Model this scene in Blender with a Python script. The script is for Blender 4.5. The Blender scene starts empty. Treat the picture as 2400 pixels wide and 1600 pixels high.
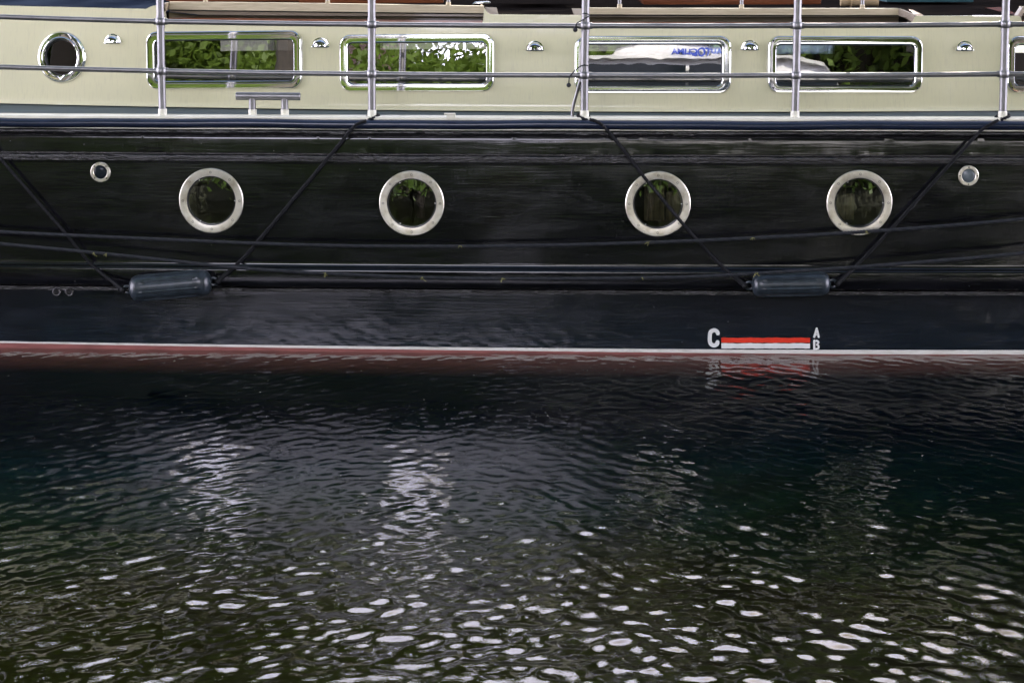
import bpy, bmesh, math, random
import numpy as np
from mathutils import Vector, Matrix
random.seed(7); RNG = np.random.default_rng(11)
R = math.radians
SC = bpy.context.scene
COL = SC.collection

# ------------------------------------------------------------------ camera
PITCH = R(11.0); SLANT = 9.75; FPX = 5000.0           # lens 75 mm on a 36 mm sensor
AIM = Vector((0, 0.042, 0.055))
FWD = Vector((0, math.cos(PITCH), -math.sin(PITCH)))
UP = Vector((0, math.sin(PITCH), math.cos(PITCH)))
CAM = AIM - FWD * SLANT
cd = bpy.data.cameras.new('camera'); cam = bpy.data.objects.new('camera', cd); COL.objects.link(cam)
cd.lens = 75; cd.sensor_width = 36; cd.sensor_fit = 'HORIZONTAL'; cd.clip_start = 0.1; cd.clip_end = 2000
cam.location = CAM; cam.rotation_euler = (math.pi / 2 - PITCH, 0, 0)
SC.camera = cam

# ------------------------------------------------------------------ light
SUN_EL, SUN_AZ = R(31), R(15)                          # sun beyond the boat, to the right
SUN_DIR = Vector((math.sin(SUN_AZ) * math.cos(SUN_EL), math.cos(SUN_AZ) * math.cos(SUN_EL), math.sin(SUN_EL)))
w = bpy.data.worlds.new('World'); SC.world = w; w.use_nodes = True
nt = w.node_tree; nt.nodes.clear()
out = nt.nodes.new('ShaderNodeOutputWorld'); bg = nt.nodes.new('ShaderNodeBackground')
sky = nt.nodes.new('ShaderNodeTexSky'); sky.sky_type = 'NISHITA'; sky.sun_disc = False
sky.sun_elevation = SUN_EL; sky.sun_rotation = SUN_AZ; sky.dust_density = 2.0
tc = nt.nodes.new('ShaderNodeTexCoord'); cl = nt.nodes.new('ShaderNodeTexNoise'); cl.inputs['Scale'].default_value = 2.6
cl.inputs['Detail'].default_value = 6; cr = nt.nodes.new('ShaderNodeValToRGB')
cr.color_ramp.elements[0].position = 0.40; cr.color_ramp.elements[1].position = 0.62
mx = nt.nodes.new('ShaderNodeMix'); mx.data_type = 'RGBA'
mx.inputs[7].default_value = (30.5, 29.4, 36, 1)        # cloud made extra bright to lift the reflections
nt.links.new(tc.outputs['Generated'], cl.inputs['Vector']); None
sz = nt.nodes.new('ShaderNodeSeparateXYZ'); nt.links.new(tc.outputs['Generated'], sz.inputs[0])     # low cloud bank added to brighten reflections, clearing overhead
bk = nt.nodes.new('ShaderNodeMapRange'); bk.inputs['From Min'].default_value = 0.72; bk.inputs['From Max'].default_value = 0.30; bk.inputs['To Min'].default_value = -.22; bk.inputs['To Max'].default_value = .22
nt.links.new(sz.outputs['Z'], bk.inputs['Value']); ad_ = nt.nodes.new('ShaderNodeMath'); ad_.operation = 'ADD'
nt.links.new(cl.outputs['Fac'], ad_.inputs[0]); nt.links.new(bk.outputs[0], ad_.inputs[1]); nt.links.new(ad_.outputs[0], cr.inputs['Fac'])
nt.links.new(cr.outputs['Color'], mx.inputs[0]); nt.links.new(sky.outputs['Color'], mx.inputs[6])
nt.links.new(mx.outputs[2], bg.inputs['Color']); bg.inputs['Strength'].default_value = 0.1
nt.links.new(bg.outputs[0], out.inputs[0])
sl = bpy.data.lights.new('sun', 'SUN'); sl.energy = 3.5; sl.angle = R(0.5); sl.color = (1, 0.94, 0.84)
so = bpy.data.objects.new('sun', sl); COL.objects.link(so)
so.rotation_euler = SUN_DIR.to_track_quat('Z', 'Y').to_euler(); so.location = (10, 14, 14)
SC.view_settings.view_transform = 'Standard'; SC.view_settings.look = 'None'
SC.view_settings.gamma = 1; SC.view_settings.use_curve_mapping = False
SC.view_settings.exposure = 1.66

# ------------------------------------------------------------------ unprojection (pixels of the 2400 x 1600 photo)
def ray(u, v):
    return FWD + Vector((1, 0, 0)) * ((u - 1200) / FPX) + UP * ((800 - v) / FPX)
def at_y(u, v, Y):
    d = ray(u, v); return CAM + d * ((Y - CAM.y) / d.y)
def at_z(u, v, Z):
    d = ray(u, v); return CAM + d * ((Z - CAM.z) / d.z)
def at_f(u, v, f):
    Y = 0.0
    for _ in range(12):
        p = at_y(u, v, Y); Y = f(p.x, p.z)
    return at_y(u, v, Y)

# ------------------------------------------------------------------ materials
MATS = {}
def mat(name):
    m = bpy.data.materials.new(name); m.use_nodes = True
    n = m.node_tree.nodes; MATS[name] = m
    return m, m.node_tree, n['Principled BSDF']
def N(t, kind, **kw):
    n = t.nodes.new(kind)
    for k, v in kw.items():
        if k in n.inputs: n.inputs[k].default_value = v
        else: setattr(n, k, v)
    return n
def coords(t, scale=(1, 1, 1), kind='Object'):
    c = N(t, 'ShaderNodeTexCoord'); m = N(t, 'ShaderNodeMapping'); m.inputs['Scale'].default_value = scale
    t.links.new(c.outputs[kind], m.inputs['Vector']); return m.outputs['Vector']
def noise(t, scale, vec, detail=4, rough=0.55, dist=0):
    n = N(t, 'ShaderNodeTexNoise', Scale=scale, Detail=detail, Roughness=rough, Distortion=dist)
    t.links.new(vec, n.inputs['Vector']); return n.outputs['Fac']
def ramp(t, fac, stops):
    r = N(t, 'ShaderNodeValToRGB'); e = r.color_ramp.elements
    while len(e) < len(stops): e.new(0.5)
    for i, (p, c) in enumerate(stops):
        e[i].position = p; e[i].color = c if len(c) == 4 else (*c, 1)
    t.links.new(fac, r.inputs['Fac']); return r.outputs['Color']
def mixc(t, fac, a, b, mode='MIX'):
    m = N(t, 'ShaderNodeMix', data_type='RGBA', blend_type=mode)
    for sock, val in ((0, fac), (6, a), (7, b)):
        if isinstance(val, (int, float)): m.inputs[sock].default_value = val
        elif isinstance(val, tuple): m.inputs[sock].default_value = (*val[:3], 1)
        else: t.links.new(val, m.inputs[sock])
    return m.outputs[2]
def bump(t, b, h, strength, dist=0.01, prev=None):
    n = N(t, 'ShaderNodeBump', Strength=strength, Distance=dist)
    t.links.new(h, n.inputs['Height'])
    if prev: t.links.new(prev, n.inputs['Normal'])
    t.links.new(n.outputs['Normal'], b.inputs['Normal']); return n.outputs['Normal']
def val(t, sock_in, fac, lo, hi):
    m = N(t, 'ShaderNodeMapRange'); m.inputs['To Min'].default_value = lo; m.inputs['To Max'].default_value = hi
    t.links.new(fac, m.inputs['Value']); t.links.new(m.outputs[0], sock_in)
def simple(name, col, rough=0.5, metal=0.0, var=0.25, scale=(6, 6, 6), bmp=0.0, coat=0.0, nscale=4.0, spec=0.5):
    m, t, b = mat(name)
    v = coords(t, scale); n = noise(t, nscale, v, 6, 0.6)
    lo = tuple(c * (1 - var) for c in col); hi = tuple(min(1, c * (1 + var)) for c in col)
    t.links.new(ramp(t, n, [(0.3, lo), (0.7, hi)]), b.inputs['Base Color'])
    val(t, b.inputs['Roughness'], n, max(0.02, rough * 0.8), min(1, rough * 1.25))
    b.inputs['Specular IOR Level'].default_value = spec
    b.inputs['Metallic'].default_value = metal; b.inputs['Coat Weight'].default_value = coat; b.inputs['Coat Roughness'].default_value = 0.06
    if bmp: bump(t, b, n, bmp, 0.004)
    return m

def hull_paint():
    m, t, b = mat('black hull paint')
    base = (0.0035, 0.0037, 0.0045)
    st = noise(t, 5, coords(t, (1.2, 1.2, 42)), 7, 0.65)               # horizontal brush streaks
    sc = noise(t, 3, coords(t, (1.0, 1.0, 5.0)), 6, 0.65, 0.6)         # dull cloudy patches
    vs = noise(t, 9, coords(t, (26, 26, 1.6)), 5, 0.6)                 # faint vertical runs
    c = mixc(t, ramp(t, sc, [(0.42, (0, 0, 0)), (0.75, (1, 1, 1))]), base, (0.009, 0.009, 0.012))
    # grime band of dried silt above the waterline, blued to hold a painted sheen
    sep = N(t, 'ShaderNodeSeparateXYZ'); co = N(t, 'ShaderNodeTexCoord'); t.links.new(co.outputs['Object'], sep.inputs[0])
    mr = N(t, 'ShaderNodeMapRange'); mr.inputs['From Min'].default_value = 0.34; mr.inputs['From Max'].default_value = 0.06
    wob = N(t, 'ShaderNodeMath', operation='MULTIPLY_ADD'); wob.inputs[1].default_value = -0.22
    t.links.new(noise(t, 1.3, coords(t, (1, 1, 3)), 5, 0.6), wob.inputs[0]); t.links.new(sep.outputs['Z'], wob.inputs[2])
    ad = N(t, 'ShaderNodeMath', operation='ADD'); ad.inputs[1].default_value = 0.11; t.links.new(wob.outputs[0], ad.inputs[0])
    t.links.new(ad.outputs[0], mr.inputs['Value'])
    gm = N(t, 'ShaderNodeMath', operation='MULTIPLY'); t.links.new(mr.outputs[0], gm.inputs[0])
    t.links.new(ramp(t, st, [(0.36, (0.1, 0.1, 0.1)), (0.7, (1, 1, 1))]), gm.inputs[1])
    c = mixc(t, gm.outputs[0], c, (0.014, 0.022, 0.032))
    vo = N(t, 'ShaderNodeTexVoronoi', Scale=16.0); t.links.new(coords(t, (1, 1, 1)), vo.inputs['Vector'])
    sp = ramp(t, vo.outputs['Distance'], [(0.030, (1, 1, 1)), (0.045, (0, 0, 0))])
    keep = ramp(t, noise(t, 11, coords(t), 2), [(0.52, (0, 0, 0)), (0.56, (1, 1, 1))])
    c = mixc(t, mixc(t, 1.0, sp, keep, 'MULTIPLY'), c, (0.12, 0.12, 0.11))
    sr = noise(t, 6, coords(t, (1.5, 1.5, 60)), 3, 0.5, 1.2)           # few pale scratches
    sk = noise(t, 2.1, coords(t, (1, 1, 1.4)), 2)
    scr = mixc(t, 1.0, ramp(t, sr, [(0.715, (0, 0, 0)), (0.74, (1, 1, 1))]), ramp(t, sk, [(0.52, (0, 0, 0)), (0.6, (1, 1, 1))]), 'MULTIPLY')
    c = mixc(t, scr, c, (0.06, 0.065, 0.07))
    t.links.new(c, b.inputs['Base Color'])
    rn = mixc(t, 0.35, ramp(t, sc, [(0.36, (.02, .02, .02)), (0.70, (.20, .20, .20))]), ramp(t, vs, [(0.35, (.02, .02, .02)), (0.7, (.24, .24, .24))]))
    rn = mixc(t, 0.05, rn, ramp(t, st, [(0.4, (.0, .0, .0)), (0.62, (.45, .45, .45))])); t.links.new(rn, b.inputs['Roughness'])
    b.inputs['IOR'].default_value = 1.6
    p = bump(t, b, noise(t, 5, coords(t, (1.2, 1.2, 24)), 1), 0.20, 0.0012)
    p = bump(t, b, noise(t, 9, coords(t, (14, 14, 2)), 1), 0.10, 0.0010, p)
    bump(t, b, noise(t, 2.2, coords(t, (1, 1, 1)), 2), 0.17, 0.02, p)
    return m
hull_paint()
def chipped():
    m, t, b = mat('chipped black paint with glints')
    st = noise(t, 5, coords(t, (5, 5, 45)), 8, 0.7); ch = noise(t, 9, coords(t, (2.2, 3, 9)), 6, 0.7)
    fl = mixc(t, 1.0, ramp(t, noise(t, 6, coords(t, (4, 4, 70)), 5, .7), [(.60, (0, 0, 0)), (.67, (1, 1, 1))]), ramp(t, noise(t, 1.3, coords(t), 3), [(.42, (0, 0, 0)), (.6, (1, 1, 1))]), 'MULTIPLY')  # pale flecks paint broken glints onto the chipped lips
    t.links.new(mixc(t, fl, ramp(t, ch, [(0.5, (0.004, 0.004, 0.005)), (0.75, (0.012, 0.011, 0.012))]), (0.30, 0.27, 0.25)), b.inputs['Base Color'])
    b.inputs['Roughness'].default_value = 0.10; b.inputs['IOR'].default_value = 1.7
    p = bump(t, b, st, 0.5, 0.0022); bump(t, b, ch, 0.8, 0.006, p)
    return m
chipped()
simple('red antifouling', (0.25, 0.082, 0.070), 0.55, 0, 0.25, (1.5, 1.5, 8), 0.1)
bp_ = simple('white boot paint', (0.70, 0.69, 0.63), 0.4, 0, 0.10, (2, 2, 8)); tq = bp_.node_tree; bq = tq.nodes['Principled BSDF']
tq.links.new(mixc(tq, ramp(tq, noise(tq, 7, coords(tq, (1.2, 1, 30)), 6, .7), [(.5, (0, 0, 0)), (.72, (1, 1, 1))]), (0.70, 0.69, 0.63), (0.26, 0.26, 0.19)), bq.inputs['Base Color'])
simple('red mark paint', (0.70, 0.035, 0.012), 0.4, 0, 0.12, (4, 4, 14), 0.05)
simple('white mark paint', (0.75, 0.75, 0.71), 0.4, 0, 0.05)
def cream():
    m, t, b = mat('cream gloss paint')
    n = noise(t, 2.0, coords(t, (0.8, 0.8, 1.6)), 5, 0.6); s = noise(t, 5, coords(t, (30, 30, 1.2)), 4, 0.6)
    c = mixc(t, ramp(t, n, [(0.35, (0, 0, 0)), (0.7, (1, 1, 1))]), (0.61, 0.580, 0.365), (0.57, 0.548, 0.352))
    c = mixc(t, ramp(t, s, [(0.52, (0, 0, 0)), (0.85, (0.6, 0.6, 0.6))]), c, (0.44, 0.42, 0.30))
    sr = noise(t, 9, coords(t, (3, 3, 14)), 3, 0.5, 1.0)
    c = mixc(t, ramp(t, sr, [(0.80, (0, 0, 0)), (0.82, (1, 1, 1))]), c, (0.22, 0.20, 0.16))
    t.links.new(c, b.inputs['Base Color']); b.inputs['Roughness'].default_value = 0.38
    b.inputs['Coat Weight'].default_value = 0.9; b.inputs['Coat Roughness'].default_value = 0.05
    bump(t, b, noise(t, 3.5, coords(t, (1, 1, 1.5)), 3), 0.10, 0.012)
    cn = N(t, 'ShaderNodeBump', Strength=0.12, Distance=0.012); t.links.new(noise(t, 4.0, coords(t, (1, 1, 2)), 3), cn.inputs['Height'])
    t.links.new(cn.outputs['Normal'], b.inputs['Coat Normal'])
    return m
cream()
simple('cream trim paint', (0.70, 0.68, 0.56), 0.35, 0, 0.06, (3, 3, 6), 0.0, 0.4)
simple('polished steel', (0.80, 0.80, 0.78), 0.07, 1.0, 0.05, (2, 2, 2), 0.03)
simple('satin steel', (0.25, 0.245, 0.245), 0.42, 1.0, 0.15, (4, 4, 4), 0.02)
simple('chrome', (0.85, 0.85, 0.86), 0.05, 1.0, 0.03)
def bronze():
    m, t, b = mat('aged nickel bronze')
    n = noise(t, 6, coords(t, (3, 3, 3)), 6, 0.65)
    t.links.new(ramp(t, n, [(0.3, (0.50, 0.44, 0.33)), (0.5, (0.66, 0.62, 0.52)), (0.72, (0.74, 0.70, 0.62))]), b.inputs['Base Color'])
    b.inputs['Metallic'].default_value = 0.75; val(t, b.inputs['Roughness'], n, 0.22, 0.42)
    bump(t, b, noise(t, 40, coords(t)), 0.05, 0.002)
bronze()
simple('dark screw', (0.05, 0.045, 0.035), 0.5, 0.8, 0.2)
simple('navy rubber hose', (0.012, 0.018, 0.036), 0.22, 0, 0.35, (1.2, 20, 20), 0.12)
simple('black rubber seal', (0.010, 0.010, 0.011), 0.4)
simple('tarred rope fibre', (0.0032, 0.0036, 0.0048), 0.6, 0, 0.5, (60, 60, 60), spec=0.25)
simple('fender vinyl', (0.022, 0.030, 0.037), 0.30, 0, 0.5, (7, 7, 7), 0.15, spec=0.6)
simple('black rope fibre', (0.0090, 0.0110, 0.0145), 0.6, 0, 0.5, (60, 60, 60), spec=0.4)
simple('grey green deck paint', (0.085, 0.108, 0.110), 0.6, 0, 0.25, (0.7, 5, 5), 0.05, spec=0.04)
simple('navy roof paint', (0.016, 0.022, 0.036), 0.9, 0, 0.3, (1, 2, 2), spec=0.0)
simple('dark roof covering', (0.012, 0.010, 0.009), 0.9, 0, 0.3, (1, 3, 3), spec=0.0)
def wood(name, a, c, rough, coat=0.0, sc=(1.0, 9, 22)):
    m, t, b = mat(name)
    n = noise(t, 5, coords(t, sc), 7, 0.65, 0.4)
    t.links.new(ramp(t, n, [(0.3, a), (0.7, c)]), b.inputs['Base Color']); b.inputs['Roughness'].default_value = rough
    b.inputs['Coat Weight'].default_value = coat; b.inputs['Coat Roughness'].default_value = 0.05; bump(t, b, n, 0.06, 0.003)
wood('varnished mahogany', (0.085, 0.022, 0.008), (0.20, 0.060, 0.020), 0.3, 0.8)
wood('shaded taupe board', (0.12, 0.09, 0.055), (0.22, 0.17, 0.11), 0.5, 0.3)  # beige wood with its shade put into the colour
wood('bleached beige board', (0.36, 0.30, 0.19), (0.54, 0.46, 0.31), 0.55, 0.0)
wood('cabin panelling', (0.012, 0.008, 0.005), (0.026, 0.017, 0.011), 0.6)
simple('tan canvas', (0.40, 0.30, 0.17), 0.8, 0, 0.2, (4, 12, 12), 0.1)
cm = simple('pale blue curtain cloth', (0.50, 0.60, 0.72), 0.9, 0, 0.12, (14, 1, 1))
tt = cm.node_tree; tl = N(tt, 'ShaderNodeBsdfTranslucent'); tl.inputs['Color'].default_value = (.55, .66, .80, 1); m2 = N(tt, 'ShaderNodeMixShader'); m2.inputs[0].default_value = .6
tt.links.new(tt.nodes['Principled BSDF'].outputs[0], m2.inputs[1]); tt.links.new(tl.outputs[0], m2.inputs[2]); tt.links.new(m2.outputs[0], tt.nodes['Material Output'].inputs[0])
simple('teal painted panel', (0.02, 0.07, 0.085), 0.4)
simple('quay stone', (0.022, 0.024, 0.012), 0.85, 0, 0.4, (1.2, 1.2, 3), 0.5)
simple('pale paving', (0.30, 0.26, 0.22), 0.8, 0, 0.2, (1.5, 1.5, 1.5), 0.15)
simple('grass blades', (0.07, 0.13, 0.025), 0.8, 0, 0.45, (3, 3, 3), 0.6)
simple('bark', (0.05, 0.042, 0.032), 0.85, 0, 0.4, (6, 6, 2), 0.5)
simple('white van paint', (0.80, 0.80, 0.78), 0.25, 0, 0.03, (2, 2, 2), 0, 0.6)
simple('dark tinted glass', (0.012, 0.016, 0.020), 0.05, spec=0.12)
simple('black tyre rubber', (0.02, 0.02, 0.02), 0.8)
simple('blue lettering', (0.02, 0.06, 0.42), 0.4)
simple('pink render', (0.55, 0.40, 0.34), 0.85, 0, 0.1)
simple('dark brick', (0.16, 0.085, 0.06), 0.85, 0, 0.3, (3, 3, 12), 0.2)
simple('slate roof', (0.09, 0.09, 0.10), 0.7)
simple('floating pollen', (0.55, 0.52, 0.40), 0.8, 0, 0.2)
simple('dry weed', (0.22, 0.21, 0.07), 0.8)

def leaf(name, a, c):
    m, t, b = mat(name)
    n = noise(t, 0.9, coords(t), 3); n2 = noise(t, 14, coords(t), 2)
    col = mixc(t, n2, ramp(t, n, [(0.35, a), (0.65, c)]), tuple(x * 1.3 for x in c))
    t.links.new(col, b.inputs['Base Color']); b.inputs['Roughness'].default_value = 0.45
    tr = N(t, 'ShaderNodeBsdfTranslucent'); t.links.new(mixc(t, 0.5, col, (0.34, 0.44, 0.05)), tr.inputs['Color'])
    mxs = N(t, 'ShaderNodeMixShader'); mxs.inputs[0].default_value = 0.4
    o = t.nodes['Material Output']; t.links.new(b.outputs[0], mxs.inputs[1]); t.links.new(tr.outputs[0], mxs.inputs[2]); t.links.new(mxs.outputs[0], o.inputs[0])
leaf('fresh green leaves', (0.07, 0.115, 0.018), (0.12, 0.19, 0.03))
leaf('deep green leaves', (0.035, 0.065, 0.015), (0.07, 0.12, 0.025))

def glass(name, tint, ior, extra=0.0, wob=0.0):
    m, t, b = mat(name); t.nodes.remove(b); o = t.nodes['Material Output']
    fr = N(t, 'ShaderNodeFresnel', IOR=ior); gl = N(t, 'ShaderNodeBsdfGlossy', Roughness=0.0); tr = N(t, 'ShaderNodeBsdfTransparent')
    tr.inputs['Color'].default_value = (*tint, 1); ms = N(t, 'ShaderNodeMixShader')
    if wob:
        bp = N(t, 'ShaderNodeBump', Strength=wob, Distance=0.02); t.links.new(noise(t, 5, coords(t, (1, 1, 2)), 2), bp.inputs['Height'])
        t.links.new(bp.outputs[0], gl.inputs['Normal'])
    ad = N(t, 'ShaderNodeMath', operation='ADD'); ad.inputs[1].default_value = extra
    t.links.new(fr.outputs[0], ad.inputs[0]); t.links.new(ad.outputs[0], ms.inputs[0])
    t.links.new(tr.outputs[0], ms.inputs[1]); t.links.new(gl.outputs[0], ms.inputs[2]); t.links.new(ms.outputs[0], o.inputs[0])
glass('cabin window glass', (0.62, 0.68, 0.64), 1.9, 0.21, 0.004)
glass('dark porthole glass', (0.30, 0.34, 0.30), 1.5, 0.02, 0.01)
glass('porthole glass', (0.45, 0.5, 0.45), 1.7, 0.27, 0.012)

def water_mat():
    m, t, b = mat('canal water'); t.nodes.remove(b); o = t.nodes['Material Output']
    fr = N(t, 'ShaderNodeFresnel', IOR=1.33); gl = N(t, 'ShaderNodeBsdfGlossy', Roughness=0.0); tr = N(t, 'ShaderNodeBsdfTransparent')
    tr.inputs['Color'].default_value = (0.86, 0.93, 0.88, 1)
    gq = N(t, 'ShaderNodeNewGeometry'); iq = N(t, 'ShaderNodeMapRange'); iq.inputs['To Min'].default_value = 1.33; iq.inputs['To Max'].default_value = 1 / 1.33
    t.links.new(gq.outputs['Backfacing'], iq.inputs['Value']); t.links.new(iq.outputs[0], fr.inputs['IOR'])      # rays run straight through, so both sides share one Fresnel curve
    v = coords(t, (1, 1, 1))
    bp = N(t, 'ShaderNodeBump', Strength=0.3, Distance=0.0016); t.links.new(noise(t, 52, coords(t, (1, 1.25, 1)), 1.5, 0.5, 0.3), bp.inputs['Height'])
    t.links.new(ramp(t, noise(t, 1.9, v, 3, .6), [(.42, (.04, .04, .04)), (.66, (.55, .55, .55))]), bp.inputs['Strength'])
    t.links.new(bp.outputs[0], gl.inputs['Normal']); t.links.new(bp.outputs[0], fr.inputs['Normal'])
    sepw = N(t, 'ShaderNodeSeparateXYZ'); t.links.new(v, sepw.inputs[0])
    sh = N(t, 'ShaderNodeMapRange'); sh.inputs['From Min'].default_value = -1.2; sh.inputs['From Max'].default_value = -3.6   # siltier in the shallows by the near quay
    ws = N(t, 'ShaderNodeMath', operation='MULTIPLY_ADD'); ws.inputs[1].default_value = 2.4; t.links.new(noise(t, .8, v, 4, .6), ws.inputs[0]); t.links.new(sepw.outputs['Y'], ws.inputs[2])
    of = N(t, 'ShaderNodeMath', operation='SUBTRACT'); of.inputs[1].default_value = 1.2; t.links.new(ws.outputs[0], of.inputs[0]); t.links.new(of.outputs[0], sh.inputs['Value'])
    df = N(t, 'ShaderNodeBsdfDiffuse'); t.links.new(ramp(t, sh.outputs[0], [(0.0, (0.002, 0.010, 0.022)), (0.35, (0.002, 0.030, 0.036)), (0.65, (0.009, 0.034, 0.016)), (1.0, (0.024, 0.027, 0.006))]), df.inputs['Color'])
    tb = N(t, 'ShaderNodeMixShader'); tb.inputs[0].default_value = 0.11; t.links.new(tr.outputs[0], tb.inputs[1]); t.links.new(df.outputs[0], tb.inputs[2])
    ms = N(t, 'ShaderNodeMixShader'); t.links.new(fr.outputs[0], ms.inputs[0]); t.links.new(tb.outputs[0], ms.inputs[1]); t.links.new(gl.outputs[0], ms.inputs[2])
    t.links.new(ms.outputs[0], o.inputs['Surface'])
    va = N(t, 'ShaderNodeVolumeAbsorption', Density=2.0); va.inputs['Color'].default_value = (0.44, 0.42, 0.34, 1)
    t.links.new(va.outputs[0], o.inputs['Volume'])
water_mat()
def bed_mat():
    m, t, b = mat('weedy canal bed')
    n = noise(t, 1.6, coords(t), 6, 0.65); k = noise(t, 3.4, coords(t), 5, 0.7)
    c = ramp(t, n, [(0.35, (0.07, 0.052, 0.022)), (0.65, (0.20, 0.14, 0.05))])
    c = mixc(t, ramp(t, k, [(0.50, (0, 0, 0)), (0.64, (1, 1, 1))]), c, (0.30, 0.32, 0.03))
    t.links.new(c, b.inputs['Base Color']); b.inputs['Roughness'].default_value = 0.9
bed_mat()

# ------------------------------------------------------------------ mesh building
class MB:
    def __init__(s): s.v = []; s.f = []; s.m = []
    def add(s, verts, faces, mi=0):
        o = len(s.v); s.v.extend([tuple(p) for p in verts]); s.f.extend([tuple(i + o for i in f) for f in faces]); s.m.extend([mi] * len(faces)); return s
    def box(s, c, size, bev=0.0, rot=None, mi=0):
        bm = bmesh.new(); bmesh.ops.create_cube(bm, size=1.0)
        for q in bm.verts: q.co = Vector((q.co.x * size[0], q.co.y * size[1], q.co.z * size[2]))
        if bev: bmesh.ops.bevel(bm, geom=bm.edges[:], offset=bev, segments=2, profile=0.7, affect='EDGES')
        M = Matrix.Translation(Vector(c)) @ (rot.to_4x4() if rot else Matrix.Identity(4))
        bm.verts.index_update()
        s.add([M @ q.co for q in bm.verts], [[q.index for q in f.verts] for f in bm.faces], mi); bm.free(); return s
    def tube(s, path, r, n=12, caps=True, mi=0):
        P = [Vector(p) for p in path]; L = len(P); rr = r if isinstance(r, (list, tuple)) else [r] * L
        T = [(P[min(i + 1, L - 1)] - P[max(i - 1, 0)]).normalized() for i in range(L)]
        up = Vector((0, 0, 1)) if abs(T[0].z) < 0.9 else Vector((1, 0, 0)); A = (up - T[0] * up.dot(T[0])).normalized()
        vs = []; fs = []
        for i in range(L):
            A = (A - T[i] * A.dot(T[i])).normalized(); B = T[i].cross(A)
            for k in range(n):
                a = 2 * math.pi * k / n; vs.append(P[i] + (A * math.cos(a) + B * math.sin(a)) * rr[i])
        for i in range(L - 1):
            for k in range(n):
                k2 = (k + 1) % n; fs.append((i * n + k, i * n + k2, (i + 1) * n + k2, (i + 1) * n + k))
        if caps: fs.append(tuple(range(n))[::-1]); fs.append(tuple((L - 1) * n + k for k in range(n)))
        return s.add(vs, fs, mi)
    def lathe(s, prof, M, n=48, mi=0, close=False):     # prof: (radius, height) about local z
        vs = []; fs = []
        for (r, h) in prof:
            for k in range(n):
                a = 2 * math.pi * k / n; vs.append(M @ Vector((r * math.cos(a), r * math.sin(a), h)))
        m = len(prof)
        for i in range(m if close else m - 1):
            j = (i + 1) % m
            for k in range(n):
                k2 = (k + 1) % n; fs.append((i * n + k, i * n + k2, j * n + k2, j * n + k))
        return s.add(vs, fs, mi)
    def ball(s, c, r, n=20, mi=0, sz=1.0):
        prof = [(max(1e-5, r * math.sin(math.pi * i / 12)), -r * sz * math.cos(math.pi * i / 12)) for i in range(13)]
        return s.lathe(prof, Matrix.Translation(Vector(c)), n, mi)
    def build(s, name, mats, parent=None, angle=35):
        me = bpy.data.meshes.new(name); me.from_pydata(s.v, [], s.f)
        if not isinstance(mats, (list, tuple)): mats = [mats]
        for q in mats: me.materials.append(MATS[q])
        me.polygons.foreach_set('material_index', s.m); me.polygons.foreach_set('use_smooth', [True] * len(s.f))
        me.update()
        if angle: me.set_sharp_from_angle(angle=R(angle))
        o = bpy.data.objects.new(name, me); COL.objects.link(o)
        if parent is not None:
            o.parent = parent
            if parent.type == 'EMPTY': o.matrix_parent_inverse = Matrix.Translation(parent.location).inverted()
        return o
def tag(o, label=None, cat=None, group=None, kind=None):
    if label: o['label'] = label
    if cat: o['category'] = cat
    if group: o['group'] = group
    if kind: o['kind'] = kind
    return o
def empty(name, loc, label, cat, group=None):
    o = bpy.data.objects.new(name, None); COL.objects.link(o); o.location = loc; o.empty_display_size = 0.2
    return tag(o, label, cat, group)
def smooth_path(P, step):
    P = [Vector(p) for p in P]; out = []
    Q = [P[0] * 2 - P[1]] + P + [P[-1] * 2 - P[-2]]
    for i in range(1, len(Q) - 2):
        p0, p1, p2, p3 = Q[i - 1:i + 3]; n = max(2, int((p2 - p1).length / step))
        for k in range(n):
            t = k / n
            out.append(0.5 * (2 * p1 + (p2 - p0) * t + (2 * p0 - 5 * p1 + 4 * p2 - p3) * t * t + (3 * p1 - p0 - 3 * p2 + p3) * t ** 3))
    out.append(P[-1]); return out
def rope_mb(P, r, pitch=0.042, step=0.0035, mb=None):
    mb = mb or MB(); path = smooth_path(P, step); L = len(path)
    T = [(path[min(i + 1, L - 1)] - path[max(i - 1, 0)]).normalized() for i in range(L)]
    A = Vector((0, 0.2, 1)); A = (A - T[0] * A.dot(T[0])).normalized(); d = 0.0; strands = [[], [], []]
    for i in range(L):
        A = (A - T[i] * A.dot(T[i])).normalized(); B = T[i].cross(A)
        if i: d += (path[i] - path[i - 1]).length
        for k in range(3):
            a = 2 * math.pi * (d / pitch + k / 3); strands[k].append(path[i] + (A * math.cos(a) + B * math.sin(a)) * r * 0.48)
    for sx in strands: mb.tube(sx, r * 0.56, 6)
    return mb

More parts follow.
